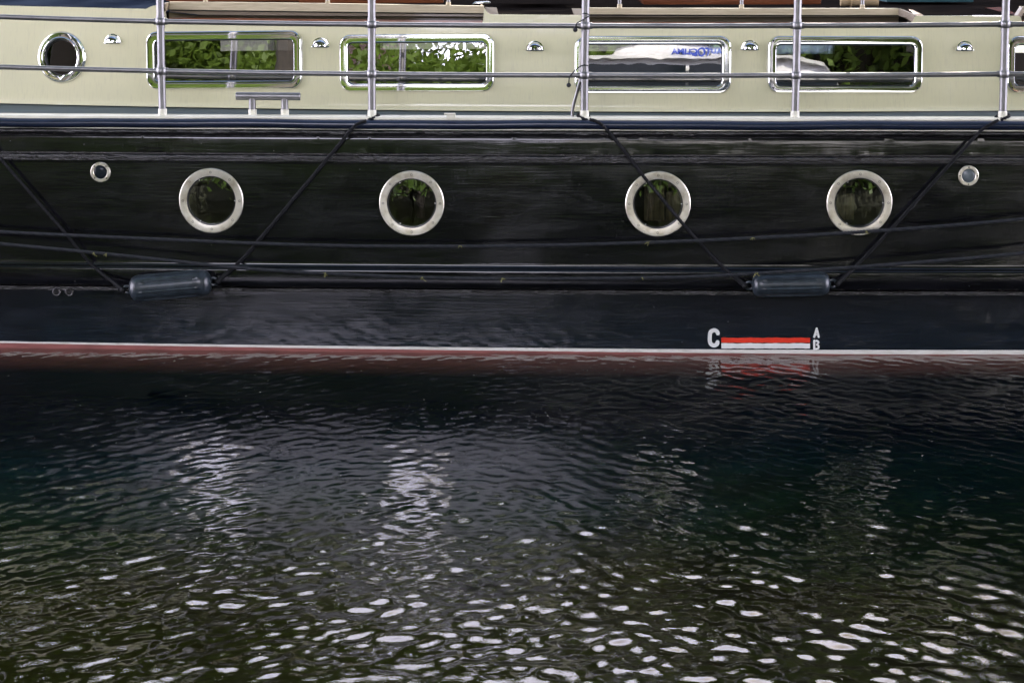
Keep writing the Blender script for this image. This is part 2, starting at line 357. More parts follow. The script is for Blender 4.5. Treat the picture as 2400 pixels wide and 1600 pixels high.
# ------------------------------------------------------------------ hull geometry
def Yh(x): return 0.00767 * (2.34 - x) ** 2 if x < 2.34 else 0.003 * (x - 2.34) ** 2
def zrow(v): return at_y(1200, v, Yh(0)).z
Z_LEDGE = zrow(640); TILT = math.tan(R(1.3)); FLARE = math.tan(R(2.2)); FARY = 3.75
def hy(x, z, off=0.0): return Yh(x) + max(0.0, z - Z_LEDGE) * TILT + max(0.0, Z_LEDGE - max(z, -.15)) * FLARE - off
def on_hull(u, v, off=0.0): return at_f(u, v, lambda x, z: hy(x, z, off))
def hn(x, z):                                         # outward normal of the plain hull
    d = (Yh(x + .01) - Yh(x - .01)) / .02; s = TILT if z > Z_LEDGE else -FLARE
    return Vector((d, -1, s)).normalized()
def frame_at(p, n):                                   # local z = outward normal, local x = along the boat
    z = n; x = Vector((1, 0, 0)); x = (x - z * x.dot(z)).normalized(); y = z.cross(x)
    return Matrix((( x.x, y.x, z.x, p.x), (x.y, y.y, z.y, p.y), (x.z, y.z, z.z, p.z), (0, 0, 0, 1)))

barge = empty('barge', (0, FARY / 2, 0), 'black hulled canal barge with cream cabin and steel railings, moored on dark rippled water', 'barge')
XF = np.concatenate([np.arange(-9, -2.7, 0.3), np.arange(-2.7, 2.7, 0.008), np.arange(2.7, 9.01, 0.3)])
XC = np.concatenate([np.arange(-9, -2.7, 0.3), np.arange(-2.7, 2.7, 0.05), np.arange(2.7, 9.01, 0.3)])
def jit(x, s, f, seed):
    return 1.8 * s * (.45 + .55 * math.sin(x * 3.1 + seed) * math.sin(x * 8.7 + seed * 2)) * (math.sin(x * f + seed) * .4 + math.sin(x * f * 2.7 + seed * 3) * .35 + math.sin(x * f * 7.1 + seed * 5) * .3 + math.sin(x * f * 17.3 + seed * 2) * .2)
PORTS = [(495.5, 470.4), (965, 476.5), (1542, 478), (2014, 475.4)]
SMALL = [(236, 403.5), (2269.6, 412)]
PR = [at_f(u, v, lambda x, z: hy(x, z, 0.006)) for u, v in PORTS]; SR = [at_f(u, v, lambda x, z: hy(x, z, 0.006)) for u, v in SMALL]
PX = 0.00195
# rows: v at the picture's middle, outward offset, jitter of offset, jitter of z, material (0 paint, 1 chipped with painted glints, 2 white, 3 red)
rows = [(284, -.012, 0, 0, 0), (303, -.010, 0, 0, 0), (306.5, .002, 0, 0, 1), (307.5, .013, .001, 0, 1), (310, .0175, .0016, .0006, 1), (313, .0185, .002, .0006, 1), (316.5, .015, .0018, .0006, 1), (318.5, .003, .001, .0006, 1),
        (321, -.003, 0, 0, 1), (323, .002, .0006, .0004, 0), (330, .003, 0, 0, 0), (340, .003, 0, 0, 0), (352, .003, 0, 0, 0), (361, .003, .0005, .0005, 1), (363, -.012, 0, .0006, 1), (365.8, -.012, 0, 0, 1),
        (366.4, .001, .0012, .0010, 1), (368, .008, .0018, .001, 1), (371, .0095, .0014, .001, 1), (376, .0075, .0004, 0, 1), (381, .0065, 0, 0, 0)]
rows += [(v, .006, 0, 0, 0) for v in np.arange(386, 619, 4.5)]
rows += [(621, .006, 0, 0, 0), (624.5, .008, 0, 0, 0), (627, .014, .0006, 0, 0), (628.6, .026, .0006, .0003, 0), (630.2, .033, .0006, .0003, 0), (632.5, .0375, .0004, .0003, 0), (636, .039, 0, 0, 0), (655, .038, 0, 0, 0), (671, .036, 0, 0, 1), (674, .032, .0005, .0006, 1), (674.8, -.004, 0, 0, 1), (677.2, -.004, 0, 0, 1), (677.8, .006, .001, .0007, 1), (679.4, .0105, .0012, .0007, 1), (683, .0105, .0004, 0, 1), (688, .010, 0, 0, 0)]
rows += [(v, .010, 0, 0, 0) for v in np.arange(700, 810, 12)]
def stripe_top(x): return 0.0225 + 0.0085 * max(0, (1.0 - x)) / 3.4
def stripe_bot(x): return 0.0025 + 0.0205 * max(0, (1.6 - x)) / 4.0
hull = MB(); V = []; nrow = 0; mats_row = []
Z = []
for i, (v, off, jo, jz, mi) in enumerate(rows):
    z0 = zrow(v); mats_row.append(mi)
    Z.append([(x, (z0 + (jit(x, jz, 9, i) if jz else 0)), off + (jit(x, jo, 11, i * 1.7) if jo else 0)) for x in XF])
Z.append([(x, stripe_top(x), .010) for x in XF]); mats_row.append(2)
Z.append([(x, stripe_bot(x), .010) for x in XF]); mats_row.append(3)
for z, off in ((-.02, .009), (-.05, .008), (-.075, .003), (-.095, -.006), (-.112, -.022), (-.128, -.05), (-.142, -.10), (-.17, -.25), (-.30, -.7), (-.5, -1.2)):
    Z.append([(x, z, off) for x in XF]); mats_row.append(3)
nx = len(XF); verts = [(x, hy(x, z, off), z) for row in Z for (x, z, off) in row]
faces = []; fm = []
PA = np.array([[p.x, p.z] for p in PR]); SA = np.array([[p.x, p.z] for p in SR])
for i in range(len(Z) - 1):
    for k in range(nx - 1):
        cx = (XF[k] + XF[k + 1]) / 2; cz = (Z[i][k][1] + Z[i + 1][k][1]) / 2
        if (np.hypot(PA[:, 0] - cx, PA[:, 1] - cz) < 65 * PX).any(): continue
        a = i * nx + k; faces.append((a, a + nx, a + nx + 1, a + 1)); fm.append(mats_row[i] if mats_row[i + 1] != 2 or mats_row[i] == 2 else mats_row[i])
for f, q in zip(faces, fm): hull.f.append(f); hull.m.append(q)
hull.v = verts
# far side, ends
zs = [zrow(284), 0.6, 0.3, .02, 0, -.125, -.5]; offs = [0, 0, 0, 0, 0, 0, -1.2]
vs = [(x, FARY - hy(x, z, o), z) for z, o in zip(zs, offs) for x in XC]; nc = len(XC)
hull.add(vs, [(i * nc + k, i * nc + k + 1, (i + 1) * nc + k + 1, (i + 1) * nc + k) for i in range(len(zs) - 1) for k in range(nc - 1)], 0)
for xe in (-9, 9):
    y0 = Yh(xe); hull.add([(xe, y0, zs[0]), (xe, FARY - y0, zs[0]), (xe, FARY - y0 - .3, -.5), (xe, y0 + .3, -.5)], [(0, 1, 2, 3)], 0)
hull.build('hull', ['black hull paint', 'chipped black paint with glints', 'white boot paint', 'red antifouling'], barge, 50)

# gunwale cap, hose fender strip, cream bead
def strip(name, sect, matname, xs=XC, wob=None, angle=40):   # sect: closed list of (z, off)
    mb = MB(); n = len(sect); vs = []
    for x in xs:
        dz = wob(x) if wob else 0
        vs += [(x, hy(x, z, o), z + dz) for z, o in sect]
    fs = [(i * n + k, i * n + (k + 1) % n, (i + 1) * n + (k + 1) % n, (i + 1) * n + k) for i in range(len(xs) - 1) for k in range(n)]
    mb.add(vs, fs); return mb.build(name, matname, barge, angle)
ZG = zrow(275.5)
strip('gunwale', [(ZG, -.085), (ZG, .004), (ZG - .003, .008), (zrow(283), .008), (zrow(285), .004), (zrow(285), -.085)], 'cream trim paint')
zc = zrow(293); rr_ = 0.0225
strip('hose_fender_strip', [(zc + rr_ * math.sin(a), .002 + 0.030 * max(-.3, math.cos(a))) for a in np.linspace(-math.pi * .95, math.pi * .95, 22)], 'navy rubber hose',
      np.concatenate([np.arange(-9, -2.7, 0.3), np.arange(-2.7, 2.7, 0.02), np.arange(2.7, 9.01, 0.3)]), lambda x: .0016 * math.sin(x * 4.1 + .5) + .0011 * math.sin(x * 9.3), 60)
strip('gunwale_bead', [(zrow(303.6), -.008), (zrow(303.6), .012), (zrow(305.9), .012), (zrow(305.9), -.008)], 'cream trim paint', XC, lambda x: .0006 * math.sin(x * 5))

# ------------------------------------------------------------------ deck and cabin
ZD = ZG - .004
pts = [at_z(u, v, ZD) for u, v in ((0, 243), (350, 248), (700, 253.5), (950, 259), (1300, 261.5), (1700, 262), (2400, 258))]
PC = np.polyfit([p.x for p in pts], [p.y for p in pts], 2)
XV = -PC[1] / (2 * PC[0])
def Yc(x):
    xx = min(max(x, -3.2), 3.4); return float(np.polyval(PC, xx)) + (0.05 * (abs(x - xx)))
CT = math.tan(R(5.6))
def cy(x, z, off=0.0): return Yc(x) + (z - ZD) * CT - off
def on_cabin(u, v, off=0.0): return at_f(u, v, lambda x, z: cy(x, z, off))
def cn(x): 
    d = (Yc(x + .05) - Yc(x - .05)) / .1; return Vector((d, -1, CT)).normalized()
print('cam', CAM, 'ZD', ZD, 'Yc', [round(Yc(x), 3) for x in (-2.4, -1, 0, 1, 2.4)], 'camz-rail', CAM.z)
dk = MB(); vs = []
for x in XC: vs += [(x, hy(x, ZD, -.083), ZD - .006), (x, FARY - Yh(x) - .083, ZD - .006)]
dk.add(vs, [(2 * i, 2 * i + 2, 2 * i + 3, 2 * i + 1) for i in range(len(XC) - 1)]); dk.build('deck', 'grey green deck paint', barge)

# windows in the photo: outer rect u0,u1,v0,v1 ; inner rect
WIN = [(343.5, 705, 74, 208, 362.5, 689, 93.5, 190.5), (797, 1156.5, 81.5, 214.5, 814, 1140, 99.7, 197), (1348, 1712, 85.5, 219, 1367, 1692.5, 104, 202), (1801, 2161, 86, 218, 1818, 2143.5, 105, 202), (2362, 2722, 87, 218, 2377, 2706, 105.5, 201.5)]
W = []
for (u0, u1, v0, v1, a0, a1, b0, b1) in WIN:
    c = on_cabin((u0 + u1) / 2, (v0 + v1) / 2); l = on_cabin(u0, (v0 + v1) / 2); r_ = on_cabin(u1, (v0 + v1) / 2); t_ = on_cabin((u0 + u1) / 2, v0); b_ = on_cabin((u0 + u1) / 2, v1)
    hw = (r_ - l).length / 2; hh = (t_ - b_).length / 2; sx = (a1 - a0) / (u1 - u0); sz = (b1 - b0) / (v1 - v0)
    W.append((c, hw, hh, hw * sx, hh * sz, ((a0 + a1) - (u0 + u1)) / 2 * PX, -((b0 + b1) - (v0 + v1)) / 2 * PX))
CP = on_cabin(144.5, 135)
ROOF_V = [(-700, 6), (0, 14), (300, 21), (342, 22), (352, 16), (385, 9), (388, 54), (1134.5, 58), (1135.5, 16), (1141, 30), (1148, 34.5), (1200, 35), (1365, 36.5), (1376, 55), (2142, 55), (2144, 36), (2148, 37.5), (2392, 38), (2394, 56), (3200, 54)]
RX = [on_cabin(u, v) for u, v in ROOF_V]
RXx = [p.x for p in RX]; RXz = [p.z for p in RX]
def ztop(x): return float(np.interp(x, RXx, RXz))
ZR = on_cabin(1250, 36).z                                # general roof height
xs = np.concatenate([np.arange(-5.5, -2.75, .25), np.arange(-2.75, 2.95, .0095), np.arange(2.95, 5.6, .25)])
ts = [0, .012, .03, .06, .1] ; ts = np.concatenate([[0, .006, .012, .02, .03], np.linspace(.045, .93, 44), [.96, .985, 1.0]])
def flare(t_abs): return 0.016 * max(0, 1 - t_abs / .022) ** 2
cab = MB(); G = []
for t in ts:
    for x in xs:
        z = ZD + t * (ztop(x) - ZD); G.append((x, cy(x, z, flare(z - ZD)), z))
cab.v = G; nn = len(xs)
Gx = np.array(G).reshape(len(ts), nn, 3)
def in_rr(px, pz, c, w_, h_, r):
    qx = max(abs(px - c.x) - (w_ - r), 0); qz = max(abs(pz - c.z) - (h_ - r), 0)
    return abs(px - c.x) < w_ and abs(pz - c.z) < h_ and math.hypot(qx, qz) < r
for i in range(len(ts) - 1):
    for k in range(nn - 1):
        m_ = (Gx[i, k] + Gx[i + 1, k + 1]) / 2; px, pz = m_[0], m_[2]
        if math.hypot(px - CP.x, pz - CP.z) < 54 * PX: continue
        if any(in_rr(px, pz, wn[0], (wn[1] + wn[3]) / 2 + .002, (wn[2] + wn[4]) / 2 + .002, .035) for wn in W): continue
        a = i * nn + k; cab.f.append((a, a + 1, a + nn + 1, a + nn)); cab.m.append(0)
# returns behind the top edge (coaming thickness), seen where the side stands above the roof
TH = 0.045
for k in range(nn - 1):
    a = Vector(Gx[-1, k]); b = Vector(Gx[-1, k + 1]); o = Vector((0, TH, 0))
    if abs(a.x) < 3:
        cab.add([a, b, b + o, a + o], [(0, 1, 2, 3)], 0)
cab.build('cabin_side', 'cream gloss paint', barge, 30)

# rounded-rectangle frames
def rr_loop(w_, h_, r, n=10):
    r = max(r, .001); L = []
    for cx, cz, a0 in ((w_ - r, h_ - r, 0), (-w_ + r, h_ - r, 90), (-w_ + r, -h_ + r, 180), (w_ - r, -h_ + r, 270)):
        for k in range(n + 1):
            a = R(a0 + 90 * k / n); L.append((cx + r * math.cos(a), cz + r * math.sin(a)))
    return L
def loop_mesh(mb, M, loops, mi=0, closed=False):          # loops: list of (list of xy, height)
    n = len(loops[0][0]); vs = [M @ Vector((x, y, h)) for L, h in loops for x, y in L]; fs = []
    for i in range(len(loops) - 1):
        fs += [(i * n + k, i * n + (k + 1) % n, (i + 1) * n + (k + 1) % n, (i + 1) * n + k) for k in range(n)]
    mb.add(vs, fs, mi)
for (c, hw, hh, iw, ih, dx, dz) in W:
    M = frame_at(c, cn(c.x)); mb = MB(); RO = .052; RI = .026
    def lp(t): # 0 outer .. 1 inner, the inner opening slightly off centre
        w_ = hw + (iw - hw) * t; h_ = hh + (ih - hh) * t; return [(x + dx * t, y + dz * t) for x, y in rr_loop(w_, h_, RO + (RI - RO) * t)]
    loop_mesh(mb, M, [(lp(-.12), -.004), (lp(-.05), .001), (lp(0), .0075), (lp(.10), .0110), (lp(.5), .0118), (lp(.88), .0108), (lp(.95), .0122), (lp(1.0), .0105), (lp(1.03), .002), (lp(1.05), -.020)], 0)
    loop_mesh(mb, M, [(lp(1.03), .0015), (lp(1.09), .0015), (lp(1.10), -.012)], 1)
    for sx in (-1, 1):
        for sz in (-1, 1):
            mb.lathe([(1e-5, .0135), (.004, .0132), (.0045, .012)], M @ Matrix.Translation((sx * (hw - .022), sz * (hh - .022), 0)), 10, 1)
    fo = mb.build('window', ['polished steel', 'black rubber seal'], barge, 25)
    g = MB(); L = lp(1.06); g.add([M @ Vector((x, y, -.004)) for x, y in L], [tuple(range(len(L)))]); g.build('pane', 'cabin window glass', fo, 0)
# cabin porthole with drip notch
M = frame_at(CP, cn(CP.x)); ro, ri = 63.5 * PX, 45 * PX
mb = MB(); mb.lathe([(ro + .004, -.004), (ro, .004), (ro - .006, .011), (ro - .012, .0125), (ri + .010, .0125), (ri + .006, .016), (ri + .001, .015), (ri - .001, .008), (ri - .002, -.03)], M, 64, 0)
mb.lathe([(ri - .001, .002), (ri - .006, .002), (ri - .007, -.02)], M, 64, 1)
for k in range(10):
    a = R(18 + 36 * k); mb.lathe([(1e-5, .0134), (.0042, .0133), (.005, .0120)], M @ Matrix.Translation((math.cos(a) * (ro + ri) / 2, math.sin(a) * (ro + ri) / 2, 0)), 10, 1)
nv = M.to_3x3() @ Vector((0, 0, 1)); nb = M @ Vector((0, -ri - .006, .014))
mb.tube([M @ Vector((-.020, -ri + .001, .015)), M @ Vector((-.008, -ri - .010, .015)), M @ Vector((0, -ri - .019, .014)), M @ Vector((.008, -ri - .010, .015)), M @ Vector((.020, -ri + .001, .015))], .0035, 8)
po = tag(mb.build('porthole', ['polished steel', 'black rubber seal'], barge, 25), 'polished round cabin porthole with a drip notch')
g = MB(); g.lathe([(1e-5, -.006), (ri, -.006)], M, 48); g.build('pane', 'dark porthole glass', po, 0)

# hull portholes
for p in PR:
    M = frame_at(p, hn(p.x, p.z)); ro, ri = 75.3 * PX, 57.5 * PX; mb = MB()
    mb.lathe([(ro + .001, -.004), (ro, .006), (ro - .003, .0085), (ri + .004, .0085), (ri + .001, .0078), (ri, .004), (ri - .001, -.02)], M, 72, 0)
    mb.lathe([(ri - .0005, .001), (ri - .004, .0005), (ri - .006, -.012), (ri - .012, -.014)], M, 72, 1)
    for k in range(8):
        a = R(90 + 45 * k + (3 if k % 2 else 0)); mb.lathe([(1e-5, .0082), (.0030, .0082), (.0042, .0090), (.0052, .0087)], M @ Matrix.Translation((math.cos(a) * (ro + ri) / 2, math.sin(a) * (ro + ri) / 2, 0)), 10, 2)
    for a in (0, 120, 240):
        a = R(a); q = M @ Vector((math.cos(a) * (ri - .005), math.sin(a) * (ri - .005), .0)); mb.box(q, (.006, .003, .003) if abs(math.sin(a)) < .3 else (.003, .003, .006), .0006, mi=3)
    fo = mb.build('porthole', ['aged nickel bronze', 'black rubber seal', 'dark screw', 'white mark paint'], barge, 30)
    g = MB(); g.lathe([(1e-5, -.010), (ri, -.010)], M, 48); g.build('pane', 'porthole glass', fo, 0)
for j, p in enumerate(SR):
    M = frame_at(p, hn(p.x, p.z)); ro, ri = 23.8 * PX, 15.5 * PX; mb = MB()
    mb.lathe([(ro, -.003), (ro - .001, .006), (ro - .003, .0075), (ri + .003, .0075), (ri, .005), (ri - .001, .0)], M, 48, 0)
    for k in range(4):
        a = R(45 + 90 * k) if j == 0 else R(90 * k + 90); mb.lathe([(1e-5, .0078), (.0032, .0080), (.0038, .0074)], M @ Matrix.Translation((math.cos(a) * (ro + ri) / 2, math.sin(a) * (ro + ri) / 2, 0)), 8, 1)
    fo = mb.build('light_port', ['aged nickel bronze', 'dark screw'], barge, 30)
    g = MB(); g.lathe([(1e-5, .010), (ri * .4, .0092), (ri * .75, .0070), (ri, .003)], M, 32)
    g.build('lens', 'dark tinted glass' if j == 0 else 'frosted lens', fo, 0) if j == 0 else None
    if j: 
        simple('frosted lens', (0.10, 0.12, 0.13), 0.25); g.build('lens', 'frosted lens', fo, 0)
# two drain outlets
for u, v in ((133, 684), (162.6, 684)):
    p = on_hull(u, v, .0102); M = frame_at(p, hn(p.x, p.z)); mb = MB()
    mb.lathe([(.020, 0), (.0195, .004), (.017, .006), (.0125, .005), (.011, .001)], M, 28, 0); mb.lathe([(.0115, .0012), (1e-5, .0011)], M, 28, 1)
    mb.build('drain_outlet', ['chipped black paint with glints', 'black rubber seal'], barge)

# load line mark
def ribbon(mb, P, hw, conv, closed=False):
    n = len(P); Lp = []; Rp = []
    for i in range(n):
        a = P[max(i - 1, 0)]; b = P[min(i + 1, n - 1)]; dx, dy = b[0] - a[0], b[1] - a[1]; L = math.hypot(dx, dy)
        nx_, ny_ = -dy / L, dx / L; Lp.append((P[i][0] + nx_ * hw, P[i][1] + ny_ * hw)); Rp.append((P[i][0] - nx_ * hw, P[i][1] - ny_ * hw))
    vs = [conv(*q) for q in Lp] + [conv(*q) for q in Rp]; mb.add(vs, [(i, i + 1, n + i + 1, n + i) for i in range(n - 1)])
    for end, nb in ((P[0], P[1]), (P[-1], P[-2])):
        ang = math.atan2(end[1] - nb[1], end[0] - nb[0]); fan = [conv(end[0] + hw * math.cos(ang + R(s)), end[1] + hw * math.sin(ang + R(s))) for s in range(-90, 91, 30)]
        mb.add(fan, [tuple(range(len(fan)))])
def dense(P, step=1.5):
    return [(q.x, q.y) for q in smooth_path([Vector((a, b, 0)) for a, b in P], step)]
mk = lambda u, v: on_hull(u, v, .0122)
for nm, strokes in (('C', [([(1682.3, 781), (1680.5, 776.4), (1674, 773.6), (1667, 776.4), (1664, 783), (1663.8, 799), (1667, 806.4), (1673.5, 809.2), (1680.3, 806.4), (1681.8, 801.5)], 4.7)]),
                    ('A', [([(1908.3, 789.2), (1914.3, 769.8)], 2.5), ([(1915.4, 774.5), (1918.6, 789.2)], 2.5), ([(1912.6, 784.2), (1916.4, 784.2)], 1.5)]),
                    ('B', [([(1908.4, 798.3), (1908.4, 817.2)], 2.5), ([(1913, 798.5), (1917, 799.6), (1918.2, 803), (1914.6, 807)], 2.2), ([(1914.6, 807.4), (1918.6, 811), (1917.4, 816), (1912.6, 817.4)], 2.3)])):
    mb = MB()
    for P, hw in strokes: ribbon(mb, dense(P) if len(P) > 2 else P, hw, mk)
    tag(mb.build('mark_letter', 'white mark paint', barge, 0), f'white painted letter {nm}')
for (v0, v1, m_, nm) in ((791.2, 802.7, 'red mark paint', 'red painted load line bar'), (804.2, 816.4, 'white mark paint', 'white painted load line bar')):
    mb = MB(); us = np.linspace(1690.8, 1898.4, 40); vs = [mk(u, v0 + .4 * math.sin(u * .11) + .3 * math.sin(u * .31)) for u in us] + [mk(u, v1 + .35 * math.sin(u * .17 + 1) + .25 * math.sin(u * .43)) for u in us]
    mb.add(vs, [(i, i + 1, 41 + i, 40 + i) for i in range(39)]); tag(mb.build('load_line_bar', m_, barge, 0), nm)

# ------------------------------------------------------------------ railing
RAIL_OFF = -.036
def on_rail(u, v): return at_f(u, v, lambda x, z: Yh(x) - RAIL_OFF + .004)
POSTS = [(-112, (-112, 36), (-112, 154), (-108, 264)), (376, (376.3, 51), (378.3, 167), (381.6, 277)), (871, (871.4, 58), (871.4, 174), (872, 281)), (1372.5, (1371.8, 61), (1369.8, 177), (1369.8, 282)), (1869.2, (1868.4, 60.5), (1866, 177), (1862.8, 283)), (2358, (2355.8, 57.5), (2352.8, 174), (2349.5, 281)), (2850, (2850, 54), (2848, 170), (2845, 277))]
tops, lows, uppers = [], [], []
for (ut, b1, b2, ft) in POSTS:
    y = on_rail(*b1).y; T_ = at_y(*b1, y); L_ = at_y(*b2, y); F_ = Vector((at_y(*ft, y).x, y, ZG + .001)); d = (T_ - L_); U_ = T_ + Vector((d.x * .8, 0, .36))
    tops.append(T_); lows.append(L_); uppers.append(U_)
    mb = MB(); mb.tube([F_, L_, T_, U_], .0172, 20); st = mb.build('stanchion', 'satin steel', barge)
    for q in (T_, L_, U_):
        mb = MB(); mb.ball(q, .0255, 24); mb.tube([q - Vector((.031, 0, 0)), q + Vector((.031, 0, 0))], .0145, 16); mb.tube([q - Vector((0, 0, .029)), q + Vector((0, 0, .029))], .0192, 16); mb.build('ball_joint', 'satin steel', st)
    ax = (L_ - F_).normalized(); mb = MB(); mb.tube([F_, F_ + ax * .026, F_ + ax * .028], [.0205, .0200, .0185], 20); mb.build('foot', 'cream trim paint', st)
for L in (tops, lows, uppers):
    for i in range(len(L) - 1):
        s = Vector((0, 0, -.0015)); P = [L[i], L[i] * .5 + L[i + 1] * .5 + s, L[i + 1]]
        mb = MB(); mb.tube(smooth_path(P, .2), .0116, 16); mb.build('rail', 'satin steel', barge)
# bent brace beside the middle stanchion
y = tops[3].y
mb = MB(); mb.tube(smooth_path([at_y(1341, 283, y + .02), at_y(1341.8, 262, y + .02), at_y(1345, 243, y + .015), at_y(1352, 218, y + .008), at_y(1359, 192, y), at_y(1366, 178, y)], .01), .0072, 12)
mb.tube([at_y(1341, 284, y + .02), at_y(1341, 279, y + .02)], .011, 12); mb.build('brace', 'satin steel', barge)
# clamshell vents
for u, v in ((264, 91.5), (751, 100.5), (1254, 108.5), (1757.5, 107), (2261, 108.5)):
    c = on_cabin(u, v); M = frame_at(c, cn(c.x)); Wd, H_ = 21 * PX, 22 * PX; mb = MB(); zb = -H_ * .42
    prof = [(1.0, 0.0), (.97, .003), (.86, .004), (.80, .010), (.62, .021), (.40, .027), (.0, .030)]
    vs = []; fs = []; n = 24
    for s, h in prof:
        for k in range(n + 1):
            a = math.pi * k / n; vs.append(M @ Vector((Wd * s * math.cos(a), zb + H_ * (s if s > .82 else s) * math.sin(a), h)))
    for i in range(len(prof) - 1):
        fs += [(i * (n + 1) + k, i * (n + 1) + k + 1, (i + 1) * (n + 1) + k + 1, (i + 1) * (n + 1) + k) for k in range(n)]
    mb.add(vs, fs, 0)
    mb.tube([M @ Vector((-Wd, zb - .001, .003)), M @ Vector((-Wd * .86, zb - .002, .006)), M @ Vector((Wd * .86, zb - .002, .006)), M @ Vector((Wd, zb - .001, .003))], .0032, 8, mi=0)
    vi = [(Wd * .78 * math.cos(math.pi * k / 16), zb + H_ * .52 * math.sin(math.pi * k / 16)) for k in range(17)]
    mb.add([M @ Vector((x, y_, .0125 + .017 * max(0, (y_ - zb) / (H_ * .52)) + .002)) for x, y_ in vi], [tuple(range(17))], 1)
    mb.build('clamshell_vent', ['chrome', 'dark vent mouth'] if 'dark vent mouth' in MATS else ['chrome', 'black rubber seal'], barge, 40)
# bitts on deck
yb = Yh(-1.1) + .10
mb = MB(); mb.tube([at_y(553, 225.5, yb), at_y(554, 225.5, yb), at_y(703, 226.5, yb), at_y(704, 226.5, yb)], [.0165, .0180, .0180, .0165], 22); bt = mb.build('mooring_bitt', 'satin steel', barge)
for u in (591, 667):
    mb = MB(); b = at_y(u, 226, yb); mb.tube([b, Vector((b.x, yb, ZD - .004))], .0162, 20); mb.build('post', 'satin steel', bt)
    mb = MB(); mb.tube([Vector((b.x, yb, ZD - .006)), Vector((b.x, yb, ZD + .026)), Vector((b.x, yb, ZD + .028))], [.0195, .019, .017], 20); mb.build('foot', 'cream trim paint', bt)
b = at_z(1057, 279, ZD); mb = MB(); mb.box(b + Vector((0, .02, .011)), (.040, .03, .022), .004); mb.box(b + Vector((-.006, .015, .021)), (.050, .026, .006), .002)
mb.build('deck_fairlead', 'cream trim paint', barge)

# ------------------------------------------------------------------ roof, hatches and far side of the cabin
def yfar(x): return FARY - Yc(x) - .05
XR = np.arange(-5.5, 5.6, .25)
rb = MB(); vs = []
for x in XR:
    z0 = ZR - .012 if x > on_cabin(386, 30).x else ztop(x) - .004
    y0 = cy(x, ZR) + TH - .004
    for t in (0, .25, .5, .75, 1): vs.append((x, y0 + (yfar(x) - y0) * t, z0 + .055 * math.sin(math.pi * t) * (1 if x < -1.6 else .15)))
rb.add(vs, [(i * 5 + k, (i + 1) * 5 + k, (i + 1) * 5 + k + 1, i * 5 + k + 1) for i in range(len(XR) - 1) for k in range(4)])
for i, f in enumerate(rb.f): rb.m[i] = 1 if vs[f[0]][0] > -1.65 else 0
rb.build('roof', ['navy roof paint', 'dark roof covering'], barge)
fw = MB(); vs = []; ZT = ZR - .02                             # far cabin side with window openings
XW = np.arange(-5.5, 5.6, .02); zs_ = np.linspace(ZD - .02, ZR + .02, 30)
for z in zs_:
    for x in XW: vs.append((x, yfar(x), z))
fw.v = vs; n_ = len(XW)
for i in range(29):
    for k in range(n_ - 1):
        cx = XW[k] + .01; cz = zs_[i] + .008
        if any(abs(cx - wn[0].x) < wn[3] and abs(cz - wn[0].z) < wn[4] for wn in W): continue
        a = i * n_ + k; fw.f.append((a, a + 1, a + n_ + 1, a + n_)); fw.m.append(0)
fw.build('far_cabin_side', 'cabin panelling', barge)
fl = MB(); vs = []
for x in XR: vs += [(x, cy(x, ZD) + .05, ZD - .12), (x, yfar(x), ZD - .12)]
fl.add(vs, [(2 * i, 2 * i + 2, 2 * i + 3, 2 * i + 1) for i in range(len(XR) - 1)]); fl.build('cabin_floor', 'cabin panelling', barge)
for xe in (-5.5, 5.5):
    mb = MB(); mb.add([(xe, Yc(xe), ZD), (xe, yfar(xe), ZD), (xe, yfar(xe), ZR), (xe, cy(xe, ZR), ZR)], [(0, 1, 2, 3)]); mb.build('cabin_end', 'cream gloss paint', barge)
for xb in (-2.05, 1.27):
    mb = MB(); mb.box((xb, (Yc(xb) + yfar(xb)) / 2 + .6, (ZD + ZR) / 2 - .05), (.03, 1.0, ZR - ZD - .02)); mb.build('bulkhead', 'cabin panelling', barge)
hb = MB(); hb.add([(-3, .75, .05), (3, .75, .05), (3, .75, ZD - .1), (-3, .75, ZD - .1)], [(0, 1, 2, 3)]); hb.build('saloon_lining', 'cabin panelling', barge)
for k, (j, dx_, w_, h_) in enumerate(((2, -.01, .09, .16), (2, .075, .06, .13), (3, -.07, .05, .17), (3, -.025, .035, .12))):
    p = PR[j]; mb = MB(); xs_ = np.linspace(-w_, w_, 16) / 2
    vs = [(p.x + dx_ + q, p.y + .10 + .008 * math.sin(q * 260), p.z - .09 + (h_ if t else 0)) for t in (0, 1) for q in xs_]
    mb.add(vs, [(i, i + 1, 17 + i, 16 + i) for i in range(15)]); mb.build('berth_curtain', 'tan canvas', barge)

